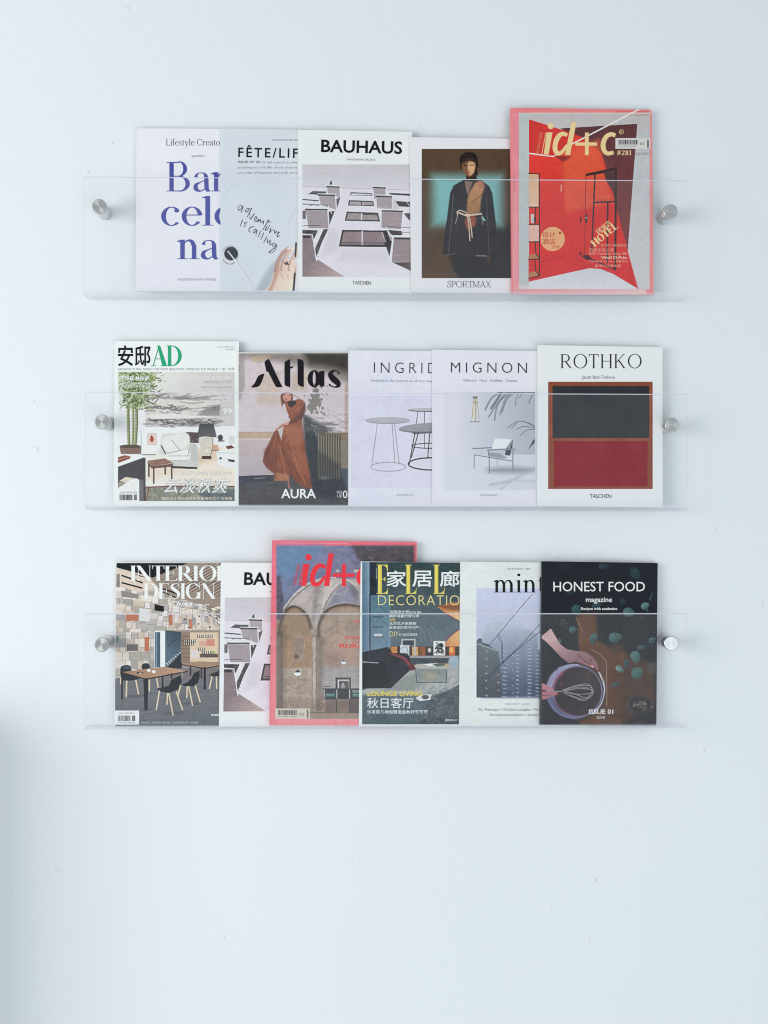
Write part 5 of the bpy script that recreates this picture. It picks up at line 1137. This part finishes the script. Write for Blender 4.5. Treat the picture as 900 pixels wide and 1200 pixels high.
for i in range(50): x = ar.gauss(530, 36); y = ar.gauss(700, 40); cv.poly([(x - 14, y + 4), (x, y - 12), (x + 14, y), (x + 2, y + 12)], ar.choice([(178, 150, 146), (120, 84, 80), (196, 176, 172), (146, 108, 102)]), soft=.4)
cv.R(640, 440, 787, 570, (32, 30, 34)); cv.R(660, 460, 770, 566, (186, 184, 186)); cv.R(672, 474, 766, 566, (84, 74, 76), nz=22, nsc=3); cv.E(712, 528, 20, 26, (140, 142, 150), soft=.8); cv.E(712, 502, 8, 8, (190, 178, 172))
cv.R(518, 546, 1380, 652, (30, 30, 36)); cv.R(545, 564, 640, 590, (56, 56, 62)); cv.R(548, 596, 630, 624, (84, 130, 128)); cv.R(804, 596, 1000, 624, (84, 130, 128)); cv.R(800, 560, 1000, 586, (120, 130, 132))
for x in (530, 652, 774): cv.R(x - 4, 556, x + 4, 644, (190, 188, 190))
cv.R(545, 652, 640, 770, (110, 98, 90), a=.8); cv.R(642, 650, 655, 776, (34, 30, 32)); cv.R(770, 650, 782, 776, (34, 30, 32)); cv.R(655, 660, 770, 770, (120, 104, 92), a=.8); cv.R(782, 655, 1380, 782, (70, 58, 54), a=.8); cv.L([(530, 528), (590, 530)], .8, (50, 48, 52))
cv.stains(160, 80, 20, 405, 560, [(112, 92, 74), (170, 146, 120), (130, 104, 80), (188, 168, 146)], 8, 50, ang=(-1.5, 1.5), a=.45, seed=5)
cv.stains(200, 465, -40, 870, 520, [(118, 104, 96), (182, 164, 150), (144, 122, 108), (198, 182, 168)], 8, 60, ang=(-1.6, 1.6), a=.4, seed=6)
cv.stains(160, 80, 440, 405, 740, [(124, 104, 92), (196, 182, 166), (160, 126, 110), (104, 88, 78)], 6, 30, ang=(-1, 1), a=.55, seed=7)
cv.stains(50, 415, 60, 456, 750, [(120, 112, 106), (196, 186, 176)], 10, 50, ang=(1.2, 1.8), a=.5, seed=8)
cv.E(277, 395, 35, 31, (236, 236, 238)); cv.poly([(240, 392), (277, 360), (314, 392)], (26, 26, 30)); cv.E(717, 292, 23, 21, (234, 234, 238)); cv.poly([(692, 288), (717, 268), (742, 288)], (26, 26, 30))
cv.fr(315, 625, 8.18)
for q in ([(95, 960), (120, 840), (165, 745), (215, 708), (262, 706), (320, 738), (372, 805), (402, 900)], [(480, 990), (482, 880), (530, 776), (580, 724), (660, 696), (760, 686), (900, 706)]):
    cv.L(q, 3.4, (70, 58, 50), a=.5, sm=True, soft=2.2); cv.L(q, 1.2, (62, 52, 46), a=.6, sm=True, soft=.7)
cv.poly([(440, 520), (520, 470), (470, 640), (430, 900), (410, 800)], (120, 114, 114), a=.5, soft=3); cv.poly([(540, 500), (640, 430), (560, 620), (500, 740)], (206, 200, 192), a=.5, soft=2)
cv.poly([(240, 640), (330, 560), (400, 560), (330, 690)], (198, 190, 184), a=.45, soft=3); cv.poly([(760, 480), (860, 540), (860, 640), (800, 600)], (92, 92, 104), a=.5, soft=3)
cv.fr(315, 740, 8.18)
cv.poly([(76, -60), (160, -60), (150, 760), (76, 760)], (84, 70, 58), a=.4, soft=5); cv.poly([(465, 60), (530, 60), (510, 760), (462, 760)], (80, 68, 60), a=.4, soft=4); cv.R(76, 640, 880, 775, (96, 76, 62), a=.3, soft=5)
cv.E(690, 130, 150, 90, (178, 150, 132), a=.4, soft=8, nz=20, nsc=6); cv.E(600, 260, 90, 60, (120, 98, 84), a=.35, soft=7, nz=20, nsc=5)
cv.R(0, 838, 1500, 920, (226, 136, 142), nz=7, nsc=24); cv.R(0, -400, 70, 920, (228, 128, 138), nz=4, nsc=30, soft=.8)
cv.fr(315, 625, 8.18); cv.R(0, 50, 72, 900, (230, 116, 134), nz=4, nsc=30, soft=.8)
cv.photo(9); m.picture(cv)
rr = (236, 62, 74)
m.fr(315, 625, 8.18)
P = [[(337, 294), (390, 294), (357, 502), (310, 502)], ell(380, 229, 30, 31), [(572, 192), (623, 192), (577, 506), (528, 506)]]
P += vst([(545, 326), (500, 308), (455, 330), (422, 395), (418, 455), (445, 492), (490, 476), (536, 410)], [32, 40, 46, 48, 46, 40, 32, 24])
m.shape(P, rr, 'title')
P = [rect(614, 385, 824, 418), rect(700, 294, 738, 507)] + vst([(1010, 330), (960, 308), (905, 335), (868, 395), (866, 450), (900, 488), (965, 480)], [42, 40, 44, 48, 46, 40, 36])
m.shape(P, rr, 'title'); m.shape([par(333, 290, 296, 500, 6), par(323, 290, 286, 500, 3)], rr); m.text('室内设计与装修', 262, 470, 498, 30, rr, rot=79, cjk=True)
m.fr(315, 740, 8.18)
m.text('RURAL', 680, 960, 156, 36, rr, off=.02); m.text('阿姆斯特丹', 735, 990, 76, 30, rr, cjk=True); m.text('乡村重生', 800, 990, 112, 20, rr, cjk=True); m.text('ISSUE', 820, 990, -76 - 20 + 10, 20, rr, off=.01)
m.shape([rect(62, 738, 393, 838)], (198, 196, 186), 'barcode_label', .00028); m.barcode(92, 754, 276, 800, 7); m.text('9 771005 737001', 90, 270, 822, 12, (90, 90, 92), lift=.0004); m.text('03', 292, 336, 806, 26, (96, 96, 98), lift=.0004); m.barcode(364, 752, 380, 828, 9)

# --- teal living room
m = Mag('magazine', 'magazine with tall yellow letters and white Chinese characters over a dark teal living room', 'magazine',
        (421.4, 658), (580, 658.4), (420.8, 851), (580, 851), t=.0065, cover=(226, 233, 242))
cv = Canvas(424.4, 658.7, 579.5, 848.8, (70, 90, 98)); cv.fr(400, 640, 5)
cv.R(110, 80, 920, 420, (66, 84, 90), grad=((88, 106, 114), 0, 150, 0, 420), nz=3, nsc=20)
cv.R(110, 390, 920, 660, (92, 110, 120), nz=2, nsc=20); cv.R(280, 80, 920, 200, (60, 80, 84), soft=3)
cv.R(118, 88, 166, 620, (92, 122, 146), grad=((126, 154, 176), 125, 0, 160, 0)); cv.R(118, 300, 166, 620, (86, 116, 140), a=.4, soft=4); cv.R(166, 88, 208, 288, (48, 58, 70), soft=1); cv.R(164, 280, 172, 620, (48, 62, 74))
cv.poly([(172, 288), (285, 285), (290, 600), (172, 605)], (92, 126, 144), grad=((108, 138, 158), 200, 300, 260, 600), soft=.6)
for q in ([(180, 300), (272, 400)], [(180, 470), (230, 420), (272, 470)], [(180, 560), (230, 520), (272, 560), (230, 600)], [(200, 360), (230, 330)]): cv.L(q, .5, (66, 94, 112), a=.8)
for y in (415, 474): cv.L([(184, y), (244, y)], 1.2, (44, 60, 72))
cv.R(192, 513, 240, 528, (190, 196, 200)); cv.L([(188, 532), (244, 532)], .8, (44, 60, 72))
cv.poly([(560, 355), (640, 330), (920, 330), (920, 520), (690, 436), (620, 400)], (186, 130, 84), grad=((232, 196, 146), 640, 340, 690, 425), soft=.6); cv.poly([(560, 350), (700, 335), (700, 380), (640, 375)], (122, 84, 66), soft=3, a=.8); cv.L([(600, 388), (690, 438)], .9, (150, 60, 46))
cv.poly([(690, 488), (920, 480), (920, 590), (590, 590), (640, 530)], (196, 138, 88), grad=((226, 190, 138), 620, 580, 700, 500), soft=.8); cv.L([(690, 490), (640, 520), (590, 575)], .9, (150, 66, 50))
for x in (462, 495, 530): cv.L([(x - 6, 470), (x + 20, 500), (x + 34, 560)], .4, (150, 166, 172), a=.7, sm=True)
cv.L([(462, 470), (470, 560)], .4, (150, 166, 172), a=.7)
cv.R(285, 588, 920, 642, (70, 52, 44)); 
for x, w, c_ in ((292, 34, (200, 140, 70)), (414, 36, (196, 160, 100)), (458, 34, (150, 92, 54)), (500, 34, (60, 58, 62)), (632, 34, (206, 110, 52)), (700, 60, (190, 110, 60)), (790, 60, (120, 80, 56))): cv.R(x, 590, x + w, 641, c_, nz=30, nsc=3)
cv.E(516, 610, 10, 14, (190, 186, 180), nz=30, nsc=2); cv.E(645, 608, 12, 16, (240, 170, 90), soft=1)
cv.R(345, 578, 398, 648, (190, 200, 210)); cv.L([(350, 600), (380, 590), (392, 630)], .8, (130, 140, 160), sm=True)
cv.R(352, 544, 434, 552, (176, 184, 188)); cv.R(352, 544, 360, 582, (176, 184, 188)); cv.R(425, 544, 434, 650, (176, 184, 188)); cv.R(362, 552, 425, 580, (58, 66, 76))
cv.R(540, 556, 608, 641, (212, 216, 218)); 
for i in range(26): x = ar.uniform(552, 596); y = ar.uniform(570, 630); cv.L([(x - 8, y), (x, y - 6), (x + 7, y + 5)], 1.0, (38, 38, 42), sm=True)
cv.R(400, 642, 920, 656, (150, 152, 154)); cv.R(400, 656, 920, 690, (66, 76, 84))
cv.poly([(110, 850), (390, 740), (440, 690), (920, 690), (920, 900), (110, 900)], (162, 170, 170), soft=.8, nz=10, nsc=8); cv.stains(110, 200, 720, 700, 880, [(132, 142, 144), (196, 202, 202), (118, 126, 120)], 10, 60, ang=(-1.0, -.5), a=.5, seed=33); cv.poly([(400, 700), (560, 688), (920, 688), (920, 706), (420, 712)], (190, 164, 136), soft=1)
for i in range(14): x = 240 + i * 44; cv.L([(x, 850), (x + 60 - i * 4, 730)], .5, (196, 200, 200), a=.7)
cv.poly([(300, 790), (430, 740), (520, 790), (420, 850), (240, 850)], (112, 122, 116), a=.5, soft=4)
cv.poly([(118, 622), (200, 608), (272, 590), (300, 625), (385, 628), (402, 650), (408, 720), (290, 832), (118, 834)], (28, 31, 40), soft=.7, nz=3); cv.poly([(118, 622), (200, 610), (272, 592), (285, 640), (270, 668), (118, 672)], (40, 44, 54), soft=.5); cv.L([(118, 678), (215, 684)], 1.1, (150, 156, 166)); cv.L([(270, 670), (285, 830)], .7, (58, 62, 72)); cv.poly([(290, 700), (390, 650), (400, 720), (292, 810)], (50, 54, 64), a=.7, soft=1, nz=6, nsc=3)
cv.poly([(278, 620), (330, 632), (372, 650), (405, 680), (436, 716), (404, 728), (380, 690), (350, 662), (300, 640)], (104, 48, 58), sm=True); cv.L([(300, 632), (370, 660), (400, 700)], .6, (170, 80, 90), sm=True)
cv.poly([(434, 716), (618, 722), (616, 798), (442, 798)], (132, 146, 148), nz=12, nsc=6); cv.L([(434, 718), (442, 798), (616, 798), (618, 722)], .8, (60, 72, 78)); cv.poly([(440, 700), (470, 690), (600, 688), (625, 716), (434, 716)], (170, 176, 168), nz=6); cv.poly([(480, 692), (560, 684), (590, 694), (520, 704)], (218, 222, 220)); cv.poly([(530, 690), (600, 684), (610, 700), (560, 706)], (96, 104, 100)); cv.E(660, 680, 34, 36, (150, 172, 190), soft=1); cv.E(520, 760, 40, 26, (172, 162, 132), soft=4, a=.6)
cv.R(110, 872, 920, 1060, (84, 104, 114), soft=2.5, nz=9, nsc=10); cv.stains(90, 120, 880, 500, 1040, [(66, 86, 96), (112, 130, 138)], 20, 90, ang=(-.3, .3), a=.35, seed=34); cv.R(110, 960, 560, 1060, (70, 90, 98), a=.6, soft=5)
cv.poly([(430, 1060), (470, 990), (500, 930), (560, 870), (640, 838), (700, 806), (920, 760), (920, 1060)], (82, 92, 100), soft=1, nz=24, nsc=2.4, seed=4)
cv.poly([(430, 1060), (500, 1000), (920, 980), (920, 1060)], (44, 52, 62), a=.5, soft=5); cv.stains(420, 470, 830, 690, 1040, [(50, 58, 66), (128, 138, 144), (90, 100, 108), (150, 158, 162)], 5, 20, w=(.4, .9), ang=(-1.5, 1.5), a=.6, seed=35)
cv.poly([(434, 890), (470, 868), (530, 868), (520, 900), (460, 908)], (204, 210, 214)); cv.E(492, 884, 22, 13, (90, 90, 98), nz=30, nsc=2)
cv.photo(9); m.picture(cv)
ye = (236, 212, 104); ye2 = (232, 212, 142)
m.fr(415, 650, 11.25)
def tallL(x, E=False):
    P = [rect(x, 136, x + 48, 512), rect(x - 18, 133, x + 66, 141), rect(x - 18, 506, x + 130, 515), [(x + 48, 512), (x + 126, 512), (x + 134, 420), (x + 118, 480), (x + 90, 500)]]
    if E: P += [rect(x + 48, 133, x + 126, 142), [(x + 60, 133), (x + 126, 133), (x + 130, 242), (x + 112, 170), (x + 92, 150)], rect(x + 48, 318, x + 90, 326), [(x + 70, 322), (x + 96, 290), (x + 96, 356)]]
    return P
m.shape(tallL(315, True), ye, 'title')
for xx in (690, 1060, 1430): m.shape(tallL(xx, xx == 1430), ye, 'title')
for xx in (315, 690, 1060): m.shape([rect(xx + 31, 142, xx + 39, 506)], (214, 186, 60), 'title_shade', .0004)
for s_, xx in (('家', 425), ('居', 765), ('廊', 1128), ):
    m.text(s_, xx, xx + 262, 424, 214, (238, 242, 246), off=.012, cjk=True, name='title_character', lift=.0005)
m.text('DECORATION', 315, 1225, 668, 134, ye2, off=-.012, fit='DECORATI', name='subtitle', sp=1.1)
w3 = (226, 230, 234)
m.text('法国设计师Ora Ito', 464, 885, 768, 34, w3, cjk=True, off=.012); m.text('翻新温馨巴黎公寓', 464, 855, 826, 36, w3, cjk=True, off=.008); m.text('VS', 466, 540, 878, 36, (236, 190, 60), off=.02); m.text('北京艺术家黄锐', 464, 820, 924, 36, w3, cjk=True, off=.008); m.text('自造自乐空间大屋', 464, 850, 976, 36, w3, cjk=True, off=.008); m.text('DIY', 468, 584, 1078, 68, (232, 208, 140), off=-.006); m.text('便当正流行', 586, 832, 1072, 36, w3, cjk=True, off=.008)
m.text('ISSUE NOV', 300, 450, 320, 12, w3, rot=90)
m.fr(415, 745, 6.923)
m.text('LOUNGE LIVING', 108, 552, 489, 38, (242, 200, 60), off=.02, name='subtitle'); m.text('秋日客厅', 105, 482, 588, 86, (232, 236, 240), off=.004, cjk=True, name='subtitle'); m.text('沙发茶几地毯营造金秋好客客厅', 105, 597, 632, 30, w3, cjk=True, off=.01); m.text('家居生活 2017', 738, 840, 690, 11, w3, off=.015)

# --- foggy tower
m = Mag('magazine', 'cream magazine with black lowercase serif title above a foggy tower block crossed by wires', 'magazine',
        (539, 658.2), (690, 658.6), (538.4, 850.8), (689, 850.8), t=.0055, cover=(212, 224, 226))
cv = Canvas(540.5, 659, 689, 850, (210, 222, 224), k=1.5); cv.grain(2, 50); cv.fr(545, 680, 9.474)
cv.R(126, 88, 1210, 1302, (192, 202, 230), grad=((184, 194, 218), 0, 100, 0, 500))
cv.poly([(186, 570), (240, 500), (305, 428), (500, 490), (740, 560), (790, 585), (1210, 690), (1210, 1302), (186, 1302)], (176, 188, 206), soft=3, grad=((74, 88, 114), 300, 520, 420, 1250), nz=3, nsc=16)
cv.poly([(800, 560), (850, 560), (850, 760), (812, 780)], (186, 196, 220), soft=1)
cv.poly([(128, 668), (160, 642), (190, 650), (192, 690), (270, 722), (365, 782), (388, 900), (400, 1302), (128, 1302)], (110, 122, 130), soft=.6, grad=((78, 84, 92), 0, 700, 0, 1250)); cv.poly([(190, 690), (270, 716), (262, 736), (190, 704)], (66, 76, 88)); cv.L([(140, 706), (360, 782)], .9, (156, 168, 178)); cv.E(162, 668, 26, 24, (92, 102, 112))
for cx_, y0, dy, w, c_ in ((238, 700, 82, 12, (150, 160, 172)), (440, 690, 46, 22, (150, 164, 188)), (532, 660, 84, 8, (150, 164, 186)), (582, 640, 46, 15, (152, 166, 190)), (715, 640, 38, 22, (148, 162, 188)), (805, 630, 40, 22, (146, 160, 186)), (370, 870, 86, 9, (150, 160, 174)), (960, 680, 42, 20, (142, 156, 182)), (1080, 700, 42, 20, (142, 156, 182))):
    y = y0
    while y < 1296: f_ = min(1, (y - y0) / 220 + .25); cv.poly([(cx_ - w, y - 3), (cx_ + w, y + 6), (cx_ + w, y + 16), (cx_ - w, y + 8)], lerp(c_, (215, 222, 236), .3), a=.95 * f_ * ar.uniform(.6, 1), soft=.35); y += dy
for y in range(690, 1300, 42): cv.L([(132, y), (146, y + 6)], .9, (50, 58, 70))
cb = (56, 70, 98)
for q, w in (([(745, 155), (560, 370), (375, 595), (265, 727)], .7), ([(860, 450), (640, 700), (430, 895), (280, 1040), (128, 1130)], .75), ([(860, 545), (560, 790), (390, 940), (200, 1180)], .8), ([(360, 615), (400, 700), (412, 850), (425, 930)], .6), ([(375, 598), (415, 700), (410, 860), (440, 940)], .6)): cv.L(q, w, cb, a=.9, sm=False)
cv.photo(8); m.picture(cv)
m.fr(520, 640, 5.22)
m.serif('mint', 305, 566, 283, 115, (26, 28, 36), T=.12, t=.045, sf=.08, sp=.03, fit='min')
m.text('Eat & Explore / #06', 390, 532, 143, 10, (96, 102, 112))
m.fr(545, 770, 9.474); cg = (76, 82, 94)
m.text('Summer 2017 · London', 450, 714, 527, 17, cg); m.text('Au Passage • Vin des Langhe • Fäviken', 145, 752, 594, 27, cg, fit='Au Passage • Vin des Langhe •'); m.text('Amicas Innovations • Rotterdam', 270, 676, 653, 27, cg, fit='Amicas Innovations •')

# --- cooking bowl
m = Mag('magazine', 'dark magazine with white sans title, hands whisking in a bowl among green leaves', 'magazine',
        (634.6, 657.6), (771.6, 658.2), (633, 849.6), (769.2, 850.4), t=.0075, cover=(48, 52, 60), spine=(70, 74, 82))
cv = Canvas(634.9, 658.2, 770.8, 849.6, (40, 44, 52)); cv.fr(630, 650, 6.207)
cv.R(0, 0, 950, 1300, (38, 42, 51), nz=5, nsc=18); dp = hz(66, 68, 72)
cv.R(0, 425, 950, 1300, dp, soft=14, nz=5, nsc=16)
wdc = (112, 76, 48)
cv.poly([(285, 430), (430, 420), (436, 560), (430, 620), (560, 700), (640, 730), (620, 900), (600, 1300), (300, 1300), (300, 700)], wdc, soft=3, a=.85, nz=12, nsc=9); cv.poly([(540, 640), (600, 620), (640, 700), (850, 800), (860, 1050), (620, 1240), (510, 1200)], (92, 66, 48), soft=6, a=.8, nz=14, nsc=10)
cv.poly([(560, 430), (850, 430), (850, 700), (640, 660), (520, 620)], dp, soft=6, nz=6); cv.poly([(380, 690), (500, 770), (505, 1240), (450, 1240), (480, 900)], (96, 72, 58), soft=1.5, a=.8, nz=10); cv.L([(390, 690), (450, 720), (500, 775), (503, 1100)], .9, (150, 130, 120), a=.8)
cv.poly([(800, 790), (860, 780), (860, 870), (800, 860)], (84, 94, 100), soft=2, a=.6)
tn = (72, 108, 108)
def leaf(cx, cy, rx, ry, rot, c, a=1):
    (px, py), = cv.P([(cx, cy)]); r = math.radians(rot); pts = []
    for k in range(20):
        t_ = 2 * math.pi * k / 20; u = rx * math.cos(t_); v = ry * math.sin(t_) * (1 - .25 * math.cos(t_)); pts.append((cx + u * math.cos(r) - v * math.sin(r), cy + u * math.sin(r) + v * math.cos(r)))
    cv.poly(pts, c, a=a, soft=.5, grad=(lerp(c, (30, 40, 44), .45), cx - rx * .3, cy - ry * .5, cx + rx * .6, cy + ry), nz=6)
    cv.L([(cx - rx * math.cos(r), cy - rx * math.sin(r)), (cx + rx * math.cos(r), cy + rx * math.sin(r))], .5, lerp(c, (210, 230, 226), .2), a=a * .35)
for q in ((480, 85, 38, 18, 0, (50, 74, 82), .9), (712, 142, 42, 34, 60, (48, 76, 82), .9), (690, 100, 24, 14, -20, (44, 66, 74), .8), (782, 372, 32, 24, -30, (94, 136, 132), 1), (798, 405, 16, 8, 60, tn, .8), (665, 420, 44, 32, 15, (80, 120, 117), .95), (283, 405, 40, 36, 80, (60, 98, 102), .9), (430, 368, 36, 20, -15, (52, 86, 90), .9), (620, 342, 24, 28, 0, (50, 70, 76), .8), (240, 275, 28, 20, 0, (42, 62, 68), .8), (190, 500, 30, 34, 0, (56, 70, 72), .8), (256, 545, 28, 24, -15, (72, 108, 106), 1),
          (566, 602, 50, 36, -8, (72, 110, 108), 1), (405, 612, 42, 26, 105, (68, 104, 104), 1), (760, 460, 18, 10, 0, (60, 76, 80), .7), (835, 622, 28, 20, -30, (78, 116, 120), .9), (712, 746, 46, 34, 75, (80, 118, 116), 1), (598, 832, 36, 20, 38, (112, 152, 148), 1), (722, 866, 50, 42, 100, (76, 116, 114), 1), (642, 796, 34, 20, 95, (58, 92, 92), .9), (570, 942, 34, 20, -35, (66, 92, 100), .9), (756, 674, 36, 18, -10, (62, 92, 94), .9), (165, 632, 20, 12, 60, (70, 110, 110), .8)): leaf(*q)
cv.L([(280, 455), (325, 555)], .9, (140, 112, 84)); cv.L([(835, 280), (815, 330)], .8, (70, 110, 110))
cv.fr(630, 750, 6.207)
cv.E(272, 382, 214, 204, (22, 22, 26), a=.5, soft=3); cv.E(268, 375, 205, 198, (96, 102, 134), nz=5)
cv.poly([(66, 330), (95, 255), (150, 205), (225, 180), (300, 176), (290, 200), (215, 215), (150, 260), (118, 330), (112, 400), (70, 400)], (146, 152, 184), sm=True, soft=1.8, a=.9)
cv.E(290, 374, 180, 186, (120, 124, 156)); cv.E(290, 374, 174, 180, (96, 78, 100)); cv.E(293, 374, 168, 175, (58, 50, 54), nz=5, soft=.6)
cv.E(330, 300, 110, 70, (76, 70, 72), a=.5, soft=7); cv.E(250, 450, 100, 60, (46, 38, 42), a=.5, soft=7)
cv.L([(150, 205), (225, 182), (290, 178)], .8, (178, 184, 208), sm=True, a=.8); cv.L([(446, 235), (478, 300), (485, 380), (458, 470), (402, 535)], 1.6, (176, 184, 208), sm=True, soft=.5); cv.L([(452, 250), (482, 330)], .6, (222, 228, 240), sm=True)
cv.L([(75, 430), (115, 500), (185, 552), (280, 572)], 2.2, (112, 116, 150), a=.8, sm=True, soft=.8)
cv.L([(112, 350), (130, 300), (162, 255), (205, 222)], 2.2, (132, 58, 88), a=.7, soft=1.0, sm=True); cv.stains(26, 108, 230, 190, 350, [(190, 96, 124), (120, 46, 74), (160, 120, 140)], 4, 14, w=(.5, 1.2), ang=(-1.4, -.6), a=.7, seed=21)
cv.L([(122, 440), (150, 488), (200, 523), (260, 543)], 1.4, (124, 50, 76), a=.65, soft=.8, sm=True)
wh = (160, 160, 164)
for q in ([(180, 366), (270, 335), (360, 330), (392, 345), (404, 375), (385, 415), (330, 440), (260, 415), (190, 385)], [(180, 366), (290, 330), (350, 318), (385, 335), (390, 380), (340, 430), (230, 400)], [(190, 372), (300, 352), (390, 362), (400, 382), (300, 395), (190, 380)], [(185, 370), (260, 390), (350, 420), (390, 400)], [(185, 370), (300, 342), (372, 350)]): cv.L(q, .65, wh, sm=True, a=.9)
cv.poly([(20, 372), (140, 370), (195, 366), (196, 384), (140, 388), (20, 384)], (56, 56, 62)); cv.L([(60, 374), (190, 372)], .5, (170, 170, 176))
sk2 = (192, 164, 166)
cv.poly([(20, -20), (96, -84), (128, -30), (165, 30), (210, 66), (270, 78), (345, 84), (395, 118), (430, 170), (441, 210), (432, 218), (408, 190), (400, 204), (370, 194), (330, 172), (280, 160), (222, 168), (165, 120), (110, 60), (60, 10)], sk2, soft=.6, grad=((142, 112, 120), 110, -20, 190, 160), nz=6)
cv.poly([(20, -30), (96, -84), (60, -120), (10, -110)], (34, 36, 44), soft=.6); cv.L([(292, 104), (340, 150), (400, 190)], 1.1, (110, 62, 72), sm=True); cv.L([(345, 122), (400, 165), (428, 200)], .9, (140, 84, 92), sm=True); cv.L([(270, 150), (340, 175), (395, 200)], .8, (130, 84, 92), sm=True); cv.L([(386, 186), (404, 196)], 1.8, (226, 150, 158))
cv.poly([(10, 305), (70, 328), (110, 350), (120, 362), (80, 368), (10, 360)], (176, 122, 134), soft=.6); cv.poly([(10, 376), (90, 372), (148, 380), (144, 398), (105, 408), (60, 430), (10, 440)], (168, 112, 124), soft=.6); cv.L([(20, 405), (100, 400)], .8, (110, 66, 78))
cv.stains(120, 300, -170, 640, 600, [(84, 58, 38), (140, 98, 64), (106, 76, 52)], 20, 110, w=(.4, 1.6), ang=(1.2, 1.9), a=.3, seed=22)
cv.stains(90, 520, 180, 850, 600, [(70, 50, 38), (118, 84, 58), (58, 46, 40)], 20, 90, w=(.5, 1.8), ang=(-.2, .3), a=.35, seed=23)
cv.stains(100, 0, -200, 850, 600, [(52, 56, 60), (30, 32, 36), (70, 74, 76)], 10, 60, w=(.5, 2), ang=(-1.5, 1.5), a=.25, seed=24)
cv.E(748, 475, 90, 78, (34, 32, 36), a=.8, soft=1.5); cv.E(748, 470, 86, 62, (58, 52, 54), nz=22, nsc=3)
for i in range(40): x = ar.gauss(748, 34); y = ar.gauss(465, 24); cv.L([(x - 8, y), (x, y - 7), (x + 8, y + 2)], .7, ar.choice([(130, 120, 110), (86, 78, 76), (40, 36, 38)]), sm=True)
cv.E(748, 472, 88, 70, (130, 126, 130), ringw=.6, a=.6); cv.E(700, 465, 5, 22, (150, 148, 152), rot=10, a=.6, soft=.8)
cv.photo(1.8); m.picture(cv)
wt = (232, 236, 242)
m.fr(630, 650, 6.207)
m.text('HONEST FOOD', 114, 780, 266, 68, wt, off=.004, name='title'); m.text('magazine', 350, 541, 344, 36, wt, off=.01, name='subtitle'); m.text('Recipes with aesthetics', 316, 578, 402, 19, wt, off=.016)
m.fr(630, 750, 6.207)
m.text('ISSUE 01', 372, 550, 537, 32, wt, off=.012); m.text('2018', 428, 487, 572, 17, (200, 204, 210), off=.01)
bpy.context.view_layer.update()
